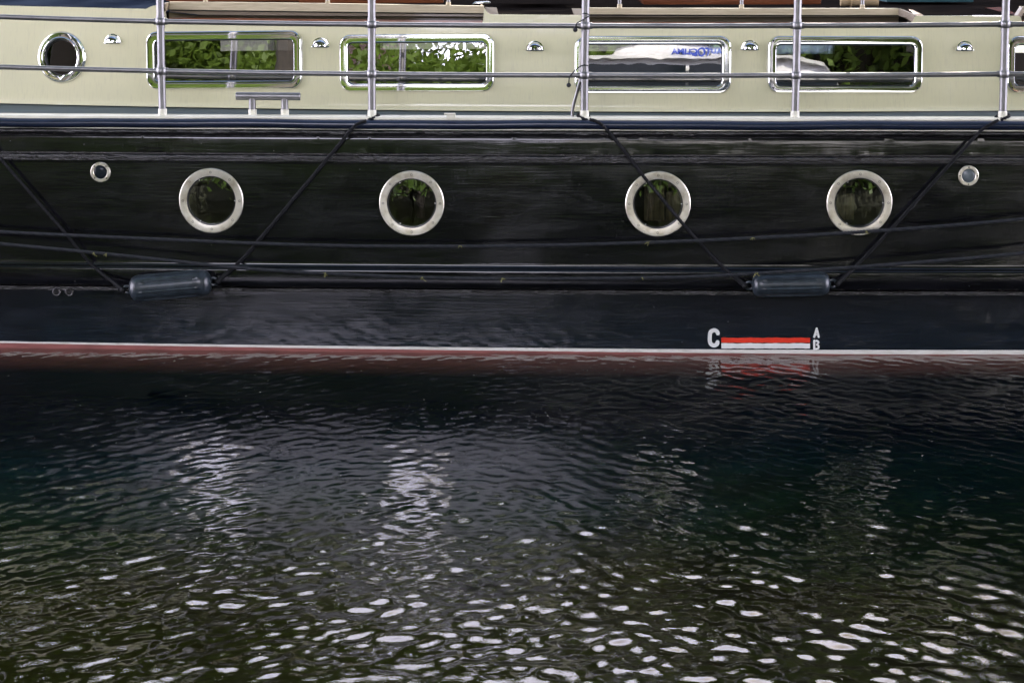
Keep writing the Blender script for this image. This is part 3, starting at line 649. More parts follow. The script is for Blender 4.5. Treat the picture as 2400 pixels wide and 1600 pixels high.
# recessed hatches: beige capping board over black gap over shade-toned beige board over mahogany sill
def quadstrip(name, pts_top, pts_bot, m_, parent, thick=.03):
    mb = MB(); n = len(pts_top); o = Vector((0, thick, 0)); vs = list(pts_top) + list(pts_bot) + [p + o for p in pts_top] + [p + o for p in pts_bot]
    fs = []
    for i in range(n - 1):
        fs += [(n + i, n + i + 1, i + 1, i), (i, i + 1, 2 * n + i + 1, 2 * n + i), (n + i + 1, n + i, 3 * n + i, 3 * n + i + 1), (2 * n + i, 2 * n + i + 1, 3 * n + i + 1, 3 * n + i)]
    fs += [(0, 2 * n, 3 * n, n), (n - 1, 2 * n - 1, 4 * n - 1, 3 * n - 1)]
    mb.add(vs, fs); return mb.build(name, m_, parent, 30)
def hatch(us, tb, bb, t0, t1, r0, r1, ret):
    rec = lambda off: (lambda u, v: on_cabin(u, v, -off))
    A = rec(.085); Bq = rec(.125); Cq = rec(.05)
    root = quadstrip('roof_hatch', [A(u, v) for u, v in zip(us, tb)], [A(u, v) for u, v in zip(us, bb)], 'bleached beige board', barge, .05)
    quadstrip('gap_strip', [Bq(u, v - 1) for u, v in zip(us, bb)], [Bq(u, v + 1) for u, v in zip(us, t0)], 'black rubber seal', root, .03)
    quadstrip('panel_board', [rec(.10)(u, v) for u, v in zip(us, t0)], [rec(.10)(u, v + .6) for u, v in zip(us, t1)], 'shaded taupe board', root, .03)
    quadstrip('sill', [Cq(u, v) for u, v in zip(us, r0)], [Cq(u, v) for u, v in zip(us, r1)], 'varnished mahogany', root, .08)
    for (u0, a0, b0, u1, a1, b1) in ret:
        p = [on_cabin(u0, a0, -.085), on_cabin(u1, a1, -.002), on_cabin(u1, b1, -.002), on_cabin(u0, b0, -.085)]; mb = MB(); o = Vector((.0, .0, 0)); s = Vector((.012 if u1 > u0 else -.012, .02, 0))
        mb.add(p + [q + s for q in p], [(0, 1, 2, 3), (4, 7, 6, 5), (0, 4, 5, 1), (3, 2, 6, 7), (1, 5, 6, 2), (0, 3, 7, 4)]); mb.build('end_board', 'shaded taupe board', root)
    return root
us = [396, 580, 770, 960, 1134]
hatch(us, [5, 6.6, 9, 12, 15], [23, 25.3, 27.8, 29.8, 31.5], [26, 28.3, 30.8, 33, 34.8], [42, 43.5, 45.5, 47.5, 48.8], [42, 43.5, 45.5, 47.5, 48.8], [54, 55, 56, 57.5, 58], [(396, 6, 24, 388, 8, 27)])
us = [1368, 1550, 1740, 1930, 2106]
hatch(us, [19.5, 20, 20.3, 20.5, 20.5], [34, 35, 35.7, 36, 36], [38, 38.6, 39, 39.2, 39.3], [51.5, 52, 52.7, 53, 53.3], [51.5, 52, 52.7, 53, 53.3], [56, 56, 57, 57, 57], [(2106, 20.5, 37, 2144, 36, 54)])
us = [2394, 2500, 2700, 3000, 3200]
hatch(us, [16] * 5, [32] * 5, [35] * 5, [49] * 5, [49] * 5, [57] * 5, [(2398, 16, 34, 2385, 37, 56)])
# low coaming corners by the gap in the roof
for poly, m_ in (([(1137, 17), (1164, 18), (1168, 34), (1143, 34)], 'shaded taupe board'), ([(1340, 20), (1366, 20.5), (1366, 36), (1346, 36)], 'shaded taupe board'), ([(2128, 22), (2140, 23), (2168, 38), (2146, 37.5)], 'varnished mahogany'), ([(2310, 19), (2345, 17), (2392, 37), (2385, 38)], 'varnished mahogany')):
    p = [on_cabin(u, v, -.055 - (.05 if v < 30 else 0)) for u, v in poly]; mb = MB(); s = Vector((0, .03, -.004))
    mb.add(p + [q + s for q in p], [(0, 3, 2, 1), (4, 5, 6, 7), (0, 1, 5, 4), (2, 3, 7, 6), (1, 2, 6, 5), (0, 4, 7, 3)]); mb.build('coaming_corner', m_, barge)
# small roof posts with cream feet, carrying a grab rail above the frame
posts = []
for u, v in ((482, 7.5), (768, 11), (1051, 14), (1452, 19), (1738, 20), (2021, 20)):
    p = on_cabin(u, v, -.11); mb = MB(); mb.tube([p + Vector((0, 0, -.006)), p + Vector((0, 0, .16))], .0085, 14); o = mb.build('roof_post', 'satin steel', barge)
    mb = MB(); mb.tube([p + Vector((0, 0, -.006)), p + Vector((0, 0, .016)), p + Vector((0, 0, .018))], [.0118, .0115, .0095], 14); mb.build('foot', 'bleached beige board', o); posts.append(p + Vector((0, 0, .16)))
for a, b in ((0, 2), (3, 5)):
    mb = MB(); mb.tube([posts[a] - Vector((.2, 0, 0)), posts[a + 1], posts[b] + Vector((.2, 0, 0))], .010, 12); mb.build('grab_rail', 'satin steel', barge)
def at_back(u, v, Y): return at_y(u, v, Y)
# mahogany lockers on the roof
for (u0, u1, v0, v1, Y, dep) in ((388, 765, -30, 4.5, 1.25, .4), (700, 1038, -34, 8.3, 1.15, .4), (1508, 1926, -32, 11.5, 1.1, .45)):
    a = at_y(u0, v1, Y); b = at_y(u1, v0, Y); mb = MB(); mb.box(((a.x + b.x) / 2, Y + dep / 2, (a.z + b.z) / 2), (b.x - a.x, dep, b.z - a.z), .006)
    lk = mb.build('roof_locker', 'varnished mahogany', barge)
    mb = MB(); mb.box(((a.x + b.x) / 2, Y + dep / 2, b.z + .012), (b.x - a.x + .03, dep + .03, .022), .006); mb.build('lid', 'varnished mahogany', lk)
# chrome fairlead on the roof and wheelhouse base further back
p = at_y(1129, 9, .85); mb = MB(); mb.tube([p + Vector((-.042, 0, -.004)), p + Vector((-.03, 0, .001)), p + Vector((.03, 0, .004)), p + Vector((.042, 0, .003))], [.004, .008, .008, .004], 12); mb.tube([p, p - Vector((0, 0, .05))], .006, 10); mb.build('roof_cleat', 'chrome', barge)
a = at_y(2078, 6, 1.9); b = at_y(2284, -40, 1.9)
mb = MB(); mb.box(((a.x + b.x) / 2, 2.1, (a.z + b.z) / 2), (b.x - a.x, .4, b.z - a.z), .008); mb.build('roof_box', 'teal painted panel', barge)
a = at_y(1170, -2, 1.5); b = at_y(1340, -60, 1.5)
mb = MB(); mb.box(((a.x + b.x) / 2, 1.8, (a.z + b.z) / 2), (b.x - a.x, .6, b.z - a.z), .01); mb.build('companion_hatch', 'dark roof covering', barge)
# canvas roll lying on the roof
a = at_y(1970, 6, 1.0); b = at_y(2058, 6, 1.0)
mb = MB(); r_ = .028; P = [a.lerp(b, t) for t in np.linspace(0, 1, 12)]
for p in P: p.z = at_y(2010, 16, 1.0).z + r_
mb.tube(P, [r_ * (.92 + .08 * math.sin(i * 1.9)) for i in range(12)], 18)
mb.tube([P[3] + Vector((0, 0, r_)) * 0 + Vector((0, r_ * math.cos(t) * 1.03, r_ * math.sin(t) * 1.03)) for t in np.linspace(0, 6.3, 20)], .003, 6)
tag(mb.build('canvas_roll', 'tan canvas'), 'rolled tan canvas lying on the barge roof above the second window from the right', 'canvas')

# curtain seen through the fourth window
wn = W[3]; mb = MB(); xs_ = np.linspace(wn[0].x - wn[3] - .05, wn[0].x + wn[3] + .05, 90); yq = yfar(wn[0].x) - .04
vs = [(x, yq + .012 * math.sin(x * 70) + .006 * math.sin(x * 23), z) for z in (wn[0].z - wn[4] - .02, ZR - .03) for x in xs_]
mb.add(vs, [(i, i + 1, 91 + i, 90 + i) for i in range(89)])
tag(mb.build('curtain', 'pale blue curtain cloth', None, 0), 'pale blue curtain hanging in the far cabin window, seen through the fourth pane', 'curtain')

# ------------------------------------------------------------------ ropes and fenders
def f_clear(off): return lambda u, v: on_hull(u, v, off)
RR = .0083
q = f_clear(.105); 
tag(rope_mb([q(-2600, 150), q(-1700, 300), q(-1000, 415), q(-400, 503), q(-150, 528), q(0, 543), q(200, 553), q(400, 562), q(600, 570.5), q(800, 576), q(1000, 577.5), q(1200, 576.5), q(1400, 572), q(1600, 565.5), q(1800, 556), q(2000, 545), q(2200, 530.5), q(2400, 513), q(2800, 470), q(3500, 380), q(4400, 240)], RR).build('mooring_rope', 'black rope fibre'),
    'upper black mooring line sagging across the hull just below the four portholes', 'rope', 'mooring lines slung along the hull')
q = f_clear(.150)
tag(rope_mb([q(-2600, 140), q(-1700, 290), q(-1000, 410), q(-400, 520), q(-150, 552), q(0, 571), q(200, 590), q(400, 611), q(574, 629), q(800, 642.5), q(1000, 650.5), q(1200, 653), q(1400, 652.5), q(1600, 649.5), q(1772, 641), q(2000, 626.5), q(2200, 611), q(2400, 593), q(2800, 548), q(3500, 450), q(4400, 290)], RR).build('mooring_rope', 'black rope fibre'),
    'lower black mooring line sagging along the hull ledge and over the right fender', 'rope', 'mooring lines slung along the hull')
def weed(q, spots, ropeobj):
    for u, v in spots:
        mb = MB(); c = q(u, v)
        for k in range(3):
            a = random.uniform(0, 6.3); L = random.uniform(.008, .020)
            mb.tube([c + Vector((random.uniform(-.006, .006), -.009, .004)), c + Vector((math.cos(a) * L * .5, -.013, math.sin(a) * L * .5)), c + Vector((math.cos(a + .5) * L, -.011, -abs(math.sin(a)) * L))], .0013, 5)
        mb.build('caught_weed', 'dry weed', ropeobj)
ROPES = [o for o in COL.objects if o.name.startswith('mooring_rope')]
weed(f_clear(.105), [(1078, 577), (1520, 568), (1762, 558), (2030, 543)], ROPES[0]); weed(f_clear(.150), [(222, 592), (248, 595), (762, 641), (990, 650), (1178, 653), (1504, 651), (1774, 641)], ROPES[1])
def fender(u0, v0, u1, v1, rad, label):
    A = on_hull(u0, v0, .042 + rad); B = on_hull(u1, v1, .042 + rad); ax = (B - A); L = ax.length; z = ax.normalized(); y = Vector((0, -1, 0)); y = (y - z * y.dot(z)).normalized(); x = y.cross(z)
    M = Matrix(((x.x, y.x, z.x, A.x), (x.y, y.y, z.y, A.y), (x.z, y.z, z.z, A.z), (0, 0, 0, 1)))
    root = empty('fender', (A + B) / 2 - Vector((0, 0, rad)), label, 'fender', 'fenders hanging on ropes against the hull')
    mb = MB(); c = rad * .62; prof = [(.012, -.002), (rad * .40, .0), (rad * .62, rad * .05), (rad * .82, rad * .20), (rad * .95, rad * .42), (rad, rad * .70)] ; n = 64; vs = []; fs = []
    hs = [(r, h) for r, h in prof] + [(rad, h) for h in np.linspace(rad * .9, L - rad * .9, 24)] + [(r, L - h) for r, h in prof[::-1]]
    for r, h in hs:
        t = min(1, max(0, (min(h, L - h) - rad * .75) / .012))
        for k in range(n):
            a = 2 * math.pi * k / n; g = 0.0
            for j in range(8):
                d = (a - math.pi / 4 * j - .2 + math.pi) % (2 * math.pi) - math.pi; g += math.exp(-(d / .055) ** 2) - .8 * math.exp(-((abs(d) - .13) / .05) ** 2)
            rr2 = r + t * .0034 * g; vs.append(M @ Vector((rr2 * math.cos(a), rr2 * math.sin(a), h)))
    for i in range(len(hs) - 1): fs += [(i * n + k, i * n + (k + 1) % n, (i + 1) * n + (k + 1) % n, (i + 1) * n + k) for k in range(n)]
    mb.add(vs, fs); mb.build('body', 'fender vinyl', root, 40)
    ends = []
    for h, s in ((0, -1), (L, 1)):
        mb = MB(); e = [M @ Vector((.016 * math.cos(t) * 1.0, .004 * 0, h + s * (.014 + .018 * math.sin(t) * 1.0))) for t in np.linspace(0, 6.283, 22)]
        mb.tube(e, .0065, 8); mb.tube([M @ Vector((0, 0, h - s * .01)), M @ Vector((0, 0, h + s * .004))], .016, 14); mb.build('eyelet', 'fender vinyl', root); ends.append(M @ Vector((0, .004, h + s * .034)))
    return ends
e1 = fender(306, 677.5, 493.5, 660.5, .0615, 'grey blue fender under the leftmost porthole, tilted up to the right')
e2 = fender(1764, 668.5, 1944, 664.5, .0545, 'grey blue fender above the C and A B load mark, nearly level')
q = f_clear(.052)
def frope(P, end, label, knot_at=None, loop=None):
    mb = MB(); pts = [q(*p) for p in P]
    rope_mb(pts + [end], RR * .95, mb=mb)
    # splice and knot at the fender eye
    d = (pts[-1] - end).normalized()
    mb.tube([end - d * .01, end + d * .012, end + d * .05, end + d * .085], [.012, .0125, .0105, .008], 8)
    mb.ball(end, .0145, 10)
    if loop:
        rope_mb([Vector(p) for p in loop], RR * .95, mb=mb)
    return tag(mb.build('fender_rope', 'tarred rope fibre'), label, 'rope', 'ropes holding the fenders')
def post_loop(i, side):
    c = Vector((POSTS[i][3][0], 0, 0)); y = tops[i].y; b = at_y(POSTS[i][3][0], POSTS[i][3][1] - 7, y); r = .029; L = []
    for t in np.linspace(-.3, 2 * math.pi + .25, 16): L.append(b + Vector((r * math.cos(t), r * math.sin(t), .006 * math.sin(t) + side * .007 * math.cos(t))))
    return L
frope([(-55, 300), (-40, 318), (0, 371), (150, 543), (215, 620)], e1[0], 'taut black rope coming from beyond the left edge down to the left fender')
frope([(858, 283), (838, 291), (815, 312), (800, 333), (700, 452), (600.7, 570), (560, 615)], e1[1], 'black rope from the second stanchion down to the right end of the left fender', loop=post_loop(2, 1))
frope([(1382, 280), (1400, 286), (1415, 297), (1450, 338), (1508, 413), (1600, 524), (1690, 622)], e2[0], 'black rope from the middle stanchion across the third porthole to the right fender', loop=post_loop(3, -1))
frope([(2340, 282), (2325, 290), (2300, 306), (2260, 348), (2097, 528), (2010, 620)], e2[1], 'black rope from the rightmost stanchion down to the right end of the right fender', loop=post_loop(5, 1))
# toggle lanyards on the middle stanchion
y = tops[3].y
def lanyard(P, ball, label):
    mb = MB(); mb.tube(smooth_path([at_y(u, v, y + dy) for u, v, dy in P], .006), .0026, 8); mb.ball(at_y(ball[0], ball[1], y - .012), .0105, 14)
    tag(mb.build('toggle_lanyard', 'black rope fibre'), label, 'cord', 'toggle cords on the middle stanchion')
lanyard([(1365, 33, -.006), (1370, 32.3, -.019), (1378, 33.5, -.016), (1382, 36, .0), (1378, 40, -.018), (1368, 46, -.022), (1355, 53, -.014), (1350.5, 58, -.012), (1349, 69, -.012)], (1348.5, 70.5), 'thin black cord with ball toggle hung beside the upper ball of the middle stanchion')
lanyard([(1379, 152, .004), (1378, 154, -.016), (1370, 153, -.021), (1361, 155.5, -.016), (1350, 164, -.012), (1341, 173, -.013), (1335, 181, -.013), (1333.5, 190, -.012), (1333.3, 197, -.012)], (1333, 200), 'thin black cord with ball toggle hanging lower, below the second rail')

# ------------------------------------------------------------------ water, bed, banks
xs = np.concatenate([-np.geomspace(60, 2.75, 34), np.arange(-2.7, 2.7001, .007), np.geomspace(2.75, 60, 34)])
ys = np.concatenate([-np.linspace(8.3, 4.75, 60), np.arange(-4.7, .32, .0068), np.geomspace(.36, 7.4, 30)])
Xg, Yg = np.meshgrid(xs, ys)
H = np.zeros_like(Xg); rng = np.random.default_rng(5)
SL = 1 / (1 + np.exp((Xg - .15 + .25 * np.sin(Yg * 2.1)) / .38))          # two trains of ripples crossing in front of the boat
for i in range(44):
    lam = float(np.exp(rng.uniform(np.log(.05), np.log(.125)))); k = 2 * math.pi / lam; left = i % 2
    a = math.pi / 2 + (R(50) if left else -R(50)) + rng.normal(0, .26)
    H += (SL * .95 + .12 if left else (1 - SL) * .95 + .12) * .0120 / k * np.sin(k * (Xg * math.cos(a) + Yg * math.sin(a)) + rng.uniform(0, 6.28))
for i in range(70):                                       # crossing chop
    lam = float(np.exp(rng.uniform(np.log(.05), np.log(.13)))); k = 2 * math.pi / lam; a = rng.uniform(0, 6.28); sl_ = .0062
    H += sl_ / k * np.sin(k * (Xg * math.cos(a) + Yg * math.sin(a)) + rng.uniform(0, 6.28))
for i in range(8):
    lam = float(rng.uniform(.18, .40)); k = 2 * math.pi / lam; a = rng.uniform(0, 6.28)
    H += .0075 / k * np.sin(k * (Xg * math.cos(a) + Yg * math.sin(a)) + rng.uniform(0, 6.28))
for i in range(8):                                        # slow swell
    lam = float(rng.uniform(.4, 1.1)); k = 2 * math.pi / lam; a = rng.uniform(0, 6.28)
    H += .0045 / k * np.sin(k * (Xg * math.cos(a) + Yg * math.sin(a)) + rng.uniform(0, 6.28))
patch = sum(np.sin(Xg * rng.uniform(-1.8, 1.8) + Yg * rng.uniform(-2.2, 2.2) + rng.uniform(0, 6.28)) for _ in range(6)) / 6
amp = (.66 + .46 * np.clip((-Yg - .2) / 4.0, 0, 1.2)) * (1 + .95 * patch)
fade = np.clip(1 - (np.abs(Xg) - 2.7) / 3, .25, 1)
H *= amp * fade
wv = np.stack([Xg, Yg, H], -1).reshape(-1, 3); ny, nx2 = Xg.shape
idx = np.arange(ny * nx2).reshape(ny, nx2); fq = np.stack([idx[:-1, :-1], idx[:-1, 1:], idx[1:, 1:], idx[1:, :-1]], -1).reshape(-1, 4)
me = bpy.data.meshes.new('water'); me.vertices.add(len(wv)); me.vertices.foreach_set('co', wv.ravel())
me.loops.add(len(fq) * 4); me.loops.foreach_set('vertex_index', fq.ravel().astype(np.int32)); me.polygons.add(len(fq))
me.polygons.foreach_set('loop_start', np.arange(0, len(fq) * 4, 4, dtype=np.int32)); me.polygons.foreach_set('loop_total', np.full(len(fq), 4, dtype=np.int32))
me.polygons.foreach_set('use_smooth', np.ones(len(fq), dtype=bool)); me.update(calc_edges=True); me.validate(); me.materials.append(MATS['canal water'])
wo = bpy.data.objects.new('water', me); COL.objects.link(wo); wo['kind'] = 'structure'
mb = MB(); gx = np.linspace(-60, 60, 60); gy = np.linspace(-8.4, 7.6, 30)
mb.add([(x, y, -0.75 - .45 * min(1, max(0, (y + 8.4) / 7)) + .06 * math.sin(x * 1.7 + y * 2.3)) for y in gy for x in gx], [(i * 60 + k, i * 60 + k + 1, (i + 1) * 60 + k + 1, (i + 1) * 60 + k) for i in range(29) for k in range(59)])
tag(mb.build('canal_bed', 'weedy canal bed'), kind='structure')
ZQ = 0.27
fk = MB(); fr_ = np.random.default_rng(21)                 # pollen flecks and tiny leaf scraps afloat
for i in range(420):
    ix = int(fr_.integers(40, nx2 - 40)); iy = int(fr_.integers(70, ny - 35)); p = Vector((float(Xg[iy, ix]), float(Yg[iy, ix]), float(H[iy, ix]) + .0012)); r = fr_.uniform(.0012, .0028) * (2.2 if i % 29 == 0 else 1); a0 = fr_.uniform(0, 6)
    fk.add([p + Vector((r * math.cos(a0 + k), r * .7 * math.sin(a0 + k), .0004 * math.sin(k * 2))) for k in (0, 1, 2.1, 3.2, 4.2, 5.2)] + [p + Vector((0, 0, -.001))], [(0, 1, 2, 3, 4, 5)] + [(k, 6, (k + 1) % 6) for k in range(6)])
tag(fk.build('floating_flecks', 'floating pollen', None, 0), 'scattered pale pollen flecks floating on the dark water', 'flecks', kind='stuff')
def quay(name, y, s, label):
    mb = MB()
    for r in range(3):
        z0 = ZQ - .12 - .36 * r - .36; xx = -60 + (r % 2) * .45
        while xx < 60:
            L = random.uniform(.8, 1.3); mb.box((xx + L / 2, y + s * random.uniform(0, .02), z0 + .18), (L - .015, .4, .345), .012); xx += L
    xx = -60
    while xx < 60:
        L = 1.4; mb.box((xx + L / 2, y - s * .01, ZQ - .06), (L - .012, .5, .13), .015); xx += L
    mb.box((0, y - s * .12, -.6), (120, .3, 1.6))
    tag(mb.build(name, 'quay stone'), label, 'wall')
quay('quay_wall', -8.45, 1, 'stone block quay wall on the camera side of the canal'); quay('quay_wall', 7.65, -1, 'stone block quay wall on the far bank behind the barge')
def sheet(name, x0, x1, y0, y1, z, m_, nx_=2):
    mb = MB(); mb.add([(x0, y0, z), (x1, y0, z), (x1, y1, z), (x0, y1, z)], [(0, 1, 2, 3)]); return tag(mb.build(name, m_), kind='structure')
sheet('quay_ground', -300, 300, -300, -8.6, ZQ - .01, 'pale paving'); sheet('far_ground', -300, 300, 7.8, 400, ZQ - .01, 'pale paving')
sheet('grass', -60, -.4, -60, -9.6, ZQ + .004, 'grass blades'); sheet('grass', 6.6, 60, -60, -9.6, ZQ + .004, 'grass blades'); None  # right-hand grass added to cut bright paving mirrored in the hull

# ------------------------------------------------------------------ trees
def tree_meshes(h, crown_r, n, seed, leafm, low=.25, size=(.10, .20)):
    rg = np.random.default_rng(seed); tr = MB(); tips = []
    tr.tube([(0, 0, 0), (.03, .02, h * .2), (-.04, .03, h * .45), (.05, 0, h * .75)], [h * .028, h * .022, h * .016, h * .006], 9)
    for i in range(16):
        a = rg.uniform(0, 6.28); z0 = h * rg.uniform(low, .62); r = crown_r * rg.uniform(.45, .95); z1 = min(h * .95, z0 + h * rg.uniform(.08, .34))
        e = Vector((r * math.cos(a), r * math.sin(a), z1)); m_ = Vector((r * .45 * math.cos(a + .2), r * .45 * math.sin(a + .2), z0 + (z1 - z0) * .35))
        tr.tube(smooth_path([(0, 0, z0), m_, e], h * .06), h * .005, 5, False); tips += [e, m_ * .4 + e * .6]
    tips.append(Vector((0, 0, h * .93))); tips = np.array([list(t) for t in tips])
    c = tips[rg.integers(0, len(tips), n)] + rg.normal(0, 1, (n, 3)) * np.array([crown_r * .20, crown_r * .20, h * .062])
    a = rg.normal(0, 1, (n, 3)); a /= np.linalg.norm(a, axis=1, keepdims=True); b = np.cross(a, rg.normal(0, 1, (n, 3))); b /= np.linalg.norm(b, axis=1, keepdims=True)
    s = rg.uniform(size[0], size[1], (n, 1)); vs = np.stack([c - a * s, c + b * s * .5, c + a * s, c - b * s * .5], 1).reshape(-1, 3)
    cw = MB(); cw.v = [tuple(p) for p in vs]; cw.f = [(4 * i, 4 * i + 1, 4 * i + 2, 4 * i + 3) for i in range(n)]; cw.m = [0] * n
    return tr, cw, leafm
KIND = {}
def tree(kind, name, x, y, s, rz, label, cat, group):
    r = empty(name, (x, y, ZQ if name != 'shrub' else -.12), label, cat, group); r.scale = (s, s, s); r.rotation_euler.z = rz
    if kind not in KIND:
        tr, cw, lm = kind_args[kind]; a = tr.build('trunk', 'bark'); b = cw.build('crown', lm, None, 0); KIND[kind] = (a, b)
    else:
        a, b = (o.copy() for o in KIND[kind]); COL.objects.link(a); COL.objects.link(b)
    a.parent = r; b.parent = r
kind_args = {'tall': tree_meshes(11, 3.6, 15000, 1, 'deep green leaves', .22, (.09, .17)), 'mid': tree_meshes(7, 2.7, 24000, 2, 'fresh green leaves', .06, (.05, .10)), 'sky_block_canopy': tree_meshes(17, 7.0, 26000, 9, 'deep green leaves', .52, (.13, .24)), 'bush': tree_meshes(3.0, 1.5, 13000, 3, 'fresh green leaves', .05, (.03, .07)), 'shrub': tree_meshes(3.0, 1.6, 9000, 4, 'deep green leaves', .05, (.05, .10))}  # canopy kind added overhead to cut skylight
B = 'bushes behind the camera'; T = 'trees behind the camera'
for i in range(13):
    tree('shrub', 'shrub', -6.3 + i * 1.02 + .3 * math.sin(i * 2.3), -8.12 + .07 * math.sin(i * 1.7), .36 + .06 * math.sin(i * 3.1), i * .8, 'low leafy shrub overhanging the quay wall on the camera side', 'shrub', 'shrubs along the quay edge')
for i, (x, y, s) in enumerate(((-6.6, -15.5, 1.2), (-5.0, -14.6, 1.15), (-3.5, -15.2, 1.25), (-2.3, -14.5, 1.28), (-1.0, -15.1, 1.36), (-3.1, -16.4, 1.4), (-.1, -15.8, 1.4), (-8.3, -15, 1.3), (-10, -14.6, 1.3))):
    tree('bush', 'bush', x, y, s, i * 1.3, 'leafy bush in the row on the grass behind the camera', 'bush', B)
for i, (k, x, y, s) in enumerate((('tall', 5.4, -18, 1.1), ('mid', 2.4, -15.9, .98), ('mid', 4.9, -15.6, 1.0), ('tall', 5.8, -16, 1.15), ('tall', 8.8, -15, 1.2), ('tall', -12.5, -13.5, 1.25), ('mid', 3.6, -19, 1.25), ('tall', 12.5, -14, 1.2), ('mid', 3.8, -24, 1.5), ('tall', -13, -14, 1.3), ('sky_block_canopy', -10.5, -9.4, 1.0), ('sky_block_canopy', -7.4, -12.2, 1.05), ('sky_block_canopy', 2.3, -14.4, 1.05), ('sky_block_canopy', 8.4, -9.9, 1.0), ('sky_block_canopy', 13, -10, 1.0), ('tall', -12.5, -12.0, 1.4), ('tall', 10, -10.6, 1.3), ('mid', 7.6, -19, 1.3), ('mid', 10.5, -18, 1.4), ('mid', 14.5, -18, 1.5), ('mid', 19, -17, 1.6), ('mid', -10.2, -18, 1.2), ('mid', -11.5, -18, 1.4), ('mid', -15.5, -17, 1.5), ('mid', -20, -17, 1.6))):  # canopies and outer low trees added to close off bright sky
    tree(k, 'tree', x, y, s, i * .9, 'leafy tree on the quay behind the camera, in a belt thickened to block sky', 'tree', T)
for i, (k, x, y, s) in enumerate((('tall', 7.4, 10.5, .95), ('tall', 11.0, 12.0, 1.05), ('tall', 4.4, 13.5, .86), ('tall', -7.5, 11.5, .9), ('tall', -4.6, 14.5, .87), ('tall', -12, 13, 1.0), ('tall', 15.5, 11.5, 1.0), ('tall', 1.6, 15, .79), ('tall', -1.6, 13.8, .75), ('tall', 3.2, 19, .98), ('tall', -3, 19.5, .96))):
    tree(k, 'tree', x, y, s, i * 1.1, 'leafy tree standing on the far bank behind the barge', 'tree', 'trees on the far bank')

# dark brick terraces added unseen on the camera side to close off low bright sky
for (x0, x1, y0, lab, g) in ((2.5, 40, -31, 'long dark brick terrace added behind the trees to block sky right of the gap', 8), (-50, -11, -30, 'long dark brick terrace added behind the trees to block sky left of the gap', 8)):
    xm = (x0 + x1) / 2; hs = empty('sky_block_terrace', (xm, y0, ZQ), lab, 'building')
    mb = MB(); mb.box((xm, y0 - 3, ZQ + 4.5), (x1 - x0, 6, 9)); mb.build('wall', 'dark brick', hs)
    mb = MB(); mb.add([(x0 - .2, y0 + .3, 9.2), (x1 + .2, y0 + .3, 9.2), (x1 + .2, y0 - 6.3, 9.2), (x0 - .2, y0 - 6.3, 9.2), (x0 - .2, y0 - 3, 11.2), (x1 + .2, y0 - 3, 11.2)], [(0, 1, 5, 4), (2, 3, 4, 5), (0, 4, 3), (1, 2, 5)]); mb.build('roof', 'slate roof', hs, 0)
    xx = x0 + 1.6
    while xx < x1 - 1:
        for z in (1.7, 4.6, 7.3):
            mb = MB(); mb.box((xx, y0 + .03, ZQ + z), (1.0, .12, 1.6), .02); f = mb.build('window', 'white mark paint', hs); mb = MB(); mb.box((xx, y0 + .08, ZQ + z), (.84, .06, 1.44)); mb.build('pane', 'dark tinted glass', f)
        xx += 3.1

# ------------------------------------------------------------------ pale house on the far bank, seen through the cabin windows
hs = empty('house', (-4, 26, ZQ), 'pink rendered terraced house on the far bank beyond the barge', 'house')
mb = MB(); mb.box((-4, 29, ZQ + 2.6), (16, 6, 5.2)); mb.build('wall', 'pink render', hs)
mb = MB(); mb.add([(-12.3, 25.7, 5.4), (4.3, 25.7, 5.4), (4.3, 32.3, 5.4), (-12.3, 32.3, 5.4), (-12.3, 29, 7.2), (4.3, 29, 7.2)], [(0, 1, 5, 4), (2, 3, 4, 5), (0, 4, 3), (1, 2, 5)]); mb.build('roof', 'slate roof', hs, 0)
for i in range(5):
    for z in (1.6, 3.9):
        mb = MB(); mb.box((-10 + 3 * i, 25.96, ZQ + z), (1.0, .14, 1.4), .02); f = mb.build('window', 'white mark paint', hs); mb = MB(); mb.box((-10 + 3 * i, 25.9, ZQ + z), (.84, .06, 1.24)); mb.build('pane', 'dark tinted glass', f)

# ------------------------------------------------------------------ white van on the quay, mirrored in the third and fourth windows
vn = empty('van', (2.6, -13.2, ZQ), 'tall white van with roof air conditioning unit, parked on the quay behind the camera', 'van')
X0, X1, yv, wv_ = -.4, 6.2, -13.2, 2.0
prof = [(X0, .45), (X0, 2.62), (X0 + .10, 2.80), (X0 + .3, 2.81), (X0 + 4.5, 2.81), (X0 + 4.9, 2.74), (X0 + 5.6, 1.60), (X0 + 6.4, 1.30), (X1, 1.0), (X1, .45)]
mb = MB(); n = len(prof); vs = []
for sy, ins in ((wv_ / 2 - .10, 0), (wv_ / 2, .06), (-wv_ / 2, .06), (-wv_ / 2 + .10, 0)):
    cxm = (X0 + X1) / 2; czm = 1.6
    vs += [(x, yv + sy, ZQ + z) if ins == 0 else (cxm + (x - cxm) * .985, yv + sy, ZQ + czm + (z - czm) * .96) for x, z in prof]
fs = [(i * n + k, i * n + (k + 1) % n, (i + 1) * n + (k + 1) % n, (i + 1) * n + k) for i in range(3) for k in range(n)] + [tuple(range(n)), tuple(range(3 * n, 4 * n))[::-1]]
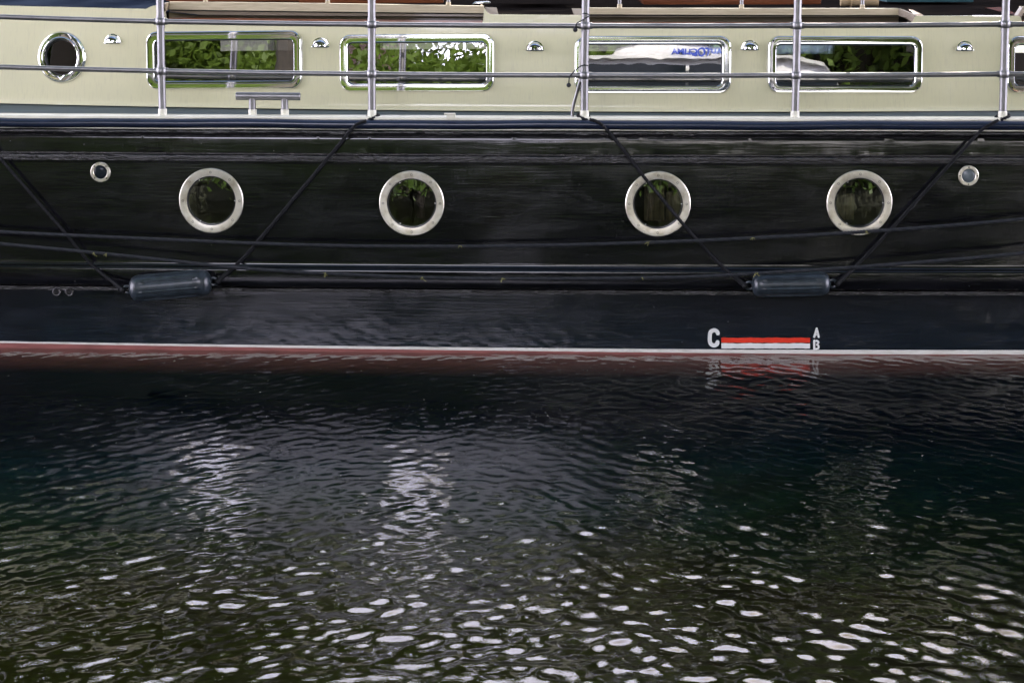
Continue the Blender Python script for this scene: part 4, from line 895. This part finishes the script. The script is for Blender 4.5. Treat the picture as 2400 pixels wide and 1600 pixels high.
# widest faces are the inner loops; order them outer-in so the sides stay closed
mb.add(vs, fs); mb.build('body', 'white van paint', vn, 30)
for s in (1,):
    for (a, b, z0, z1) in ((X0 + .12, X0 + 1.55, 1.5, 2.70), (X0 + 1.58, X0 + 2.90, 1.5, 2.70), (X0 + 2.93, X0 + 4.2, 1.5, 2.70), (X0 + 4.23, X0 + 5.0, 1.5, 2.60)):
        mb = MB(); mb.box(((a + b) / 2, yv + wv_ / 2 + .012, ZQ + (z0 + z1) / 2), (b - a, .03, z1 - z0), .01); mb.build('side_window', 'dark tinted glass', vn)
mb = MB(); mb.add([(X0 + 4.98, yv - .8, ZQ + 2.64), (X0 + 4.98, yv + .8, ZQ + 2.64), (X0 + 5.60, yv + .85, ZQ + 1.68), (X0 + 5.60, yv - .85, ZQ + 1.68)], [(0, 1, 2, 3)]); mb.build('windscreen', 'dark tinted glass', vn)
for x in (X0 + 1.0, X0 + 5.55):
    for s in (-1, 1):
        M = Matrix.Translation((x, yv + s * (wv_ / 2 - .12), ZQ + .36)) @ Matrix.Rotation(-s * math.pi / 2, 4, 'X'); mb = MB(); mb.lathe([(.20, -.10), (.34, -.10), (.36, -.06), (.36, .10), (.33, .14), (.2, .13)], M, 32); wh = mb.build('wheel', 'black tyre rubber', vn)
        mb = MB(); mb.lathe([(.205, .12), (.17, .10), (.06, .12), (1e-5, .125)], M, 24); mb.build('rim', 'satin steel', wh)
for s in (-.7, .7):
    mb = MB(); mb.box((X1 - .02, yv + s, ZQ + .95), (.10, .34, .18), .03); mb.build('headlight', 'chrome', vn)
mb = MB(); mb.box((X1 + .03, yv, ZQ + .55), (.14, 1.9, .26), .04); mb.build('bumper', 'black rubber seal', vn)
prof = [(.55, 0), (.60, .16), (.80, .30), (1.05, .36), (1.3, .34), (1.6, .25), (2.0, .20), (2.35, .18), (2.42, .10), (2.45, 0)]
mb = MB(); n = len(prof); vs = [(X0 + x + .22, yv + sy, ZQ + 2.805 + z * .50 * k) for sy, k in ((.82, .0 + .96), (.86, .90), (-.86, .9), (-.82, .96)) for x, z in prof]
mb.add(vs, [(i * n + k, i * n + (k + 1) % n, (i + 1) * n + (k + 1) % n, (i + 1) * n + k) for i in range(3) for k in range(n)] + [tuple(range(n)), tuple(range(3 * n, 4 * n))[::-1]])
ac = mb.build('roof_unit', 'white van paint', vn, 40)
fc = bpy.data.curves.new('lettering', 'FONT'); fc.body = 'AUTOCLIMA'; fc.size = .095; fc.extrude = .004; fc.align_x = 'CENTER'; fc.offset = .004
fo = bpy.data.objects.new('lettering_curve', fc); COL.objects.link(fo); bpy.context.view_layer.update()
me = bpy.data.meshes.new_from_object(fo.evaluated_get(bpy.context.evaluated_depsgraph_get())); bpy.data.objects.remove(fo)
lo = bpy.data.objects.new('lettering', me); COL.objects.link(lo); me.materials.clear(); me.materials.append(MATS['blue lettering']); lo.parent = ac
lo.rotation_euler = (math.pi / 2, 0, math.pi); lo.location = (1.27, yv + .868, ZQ + 2.822)
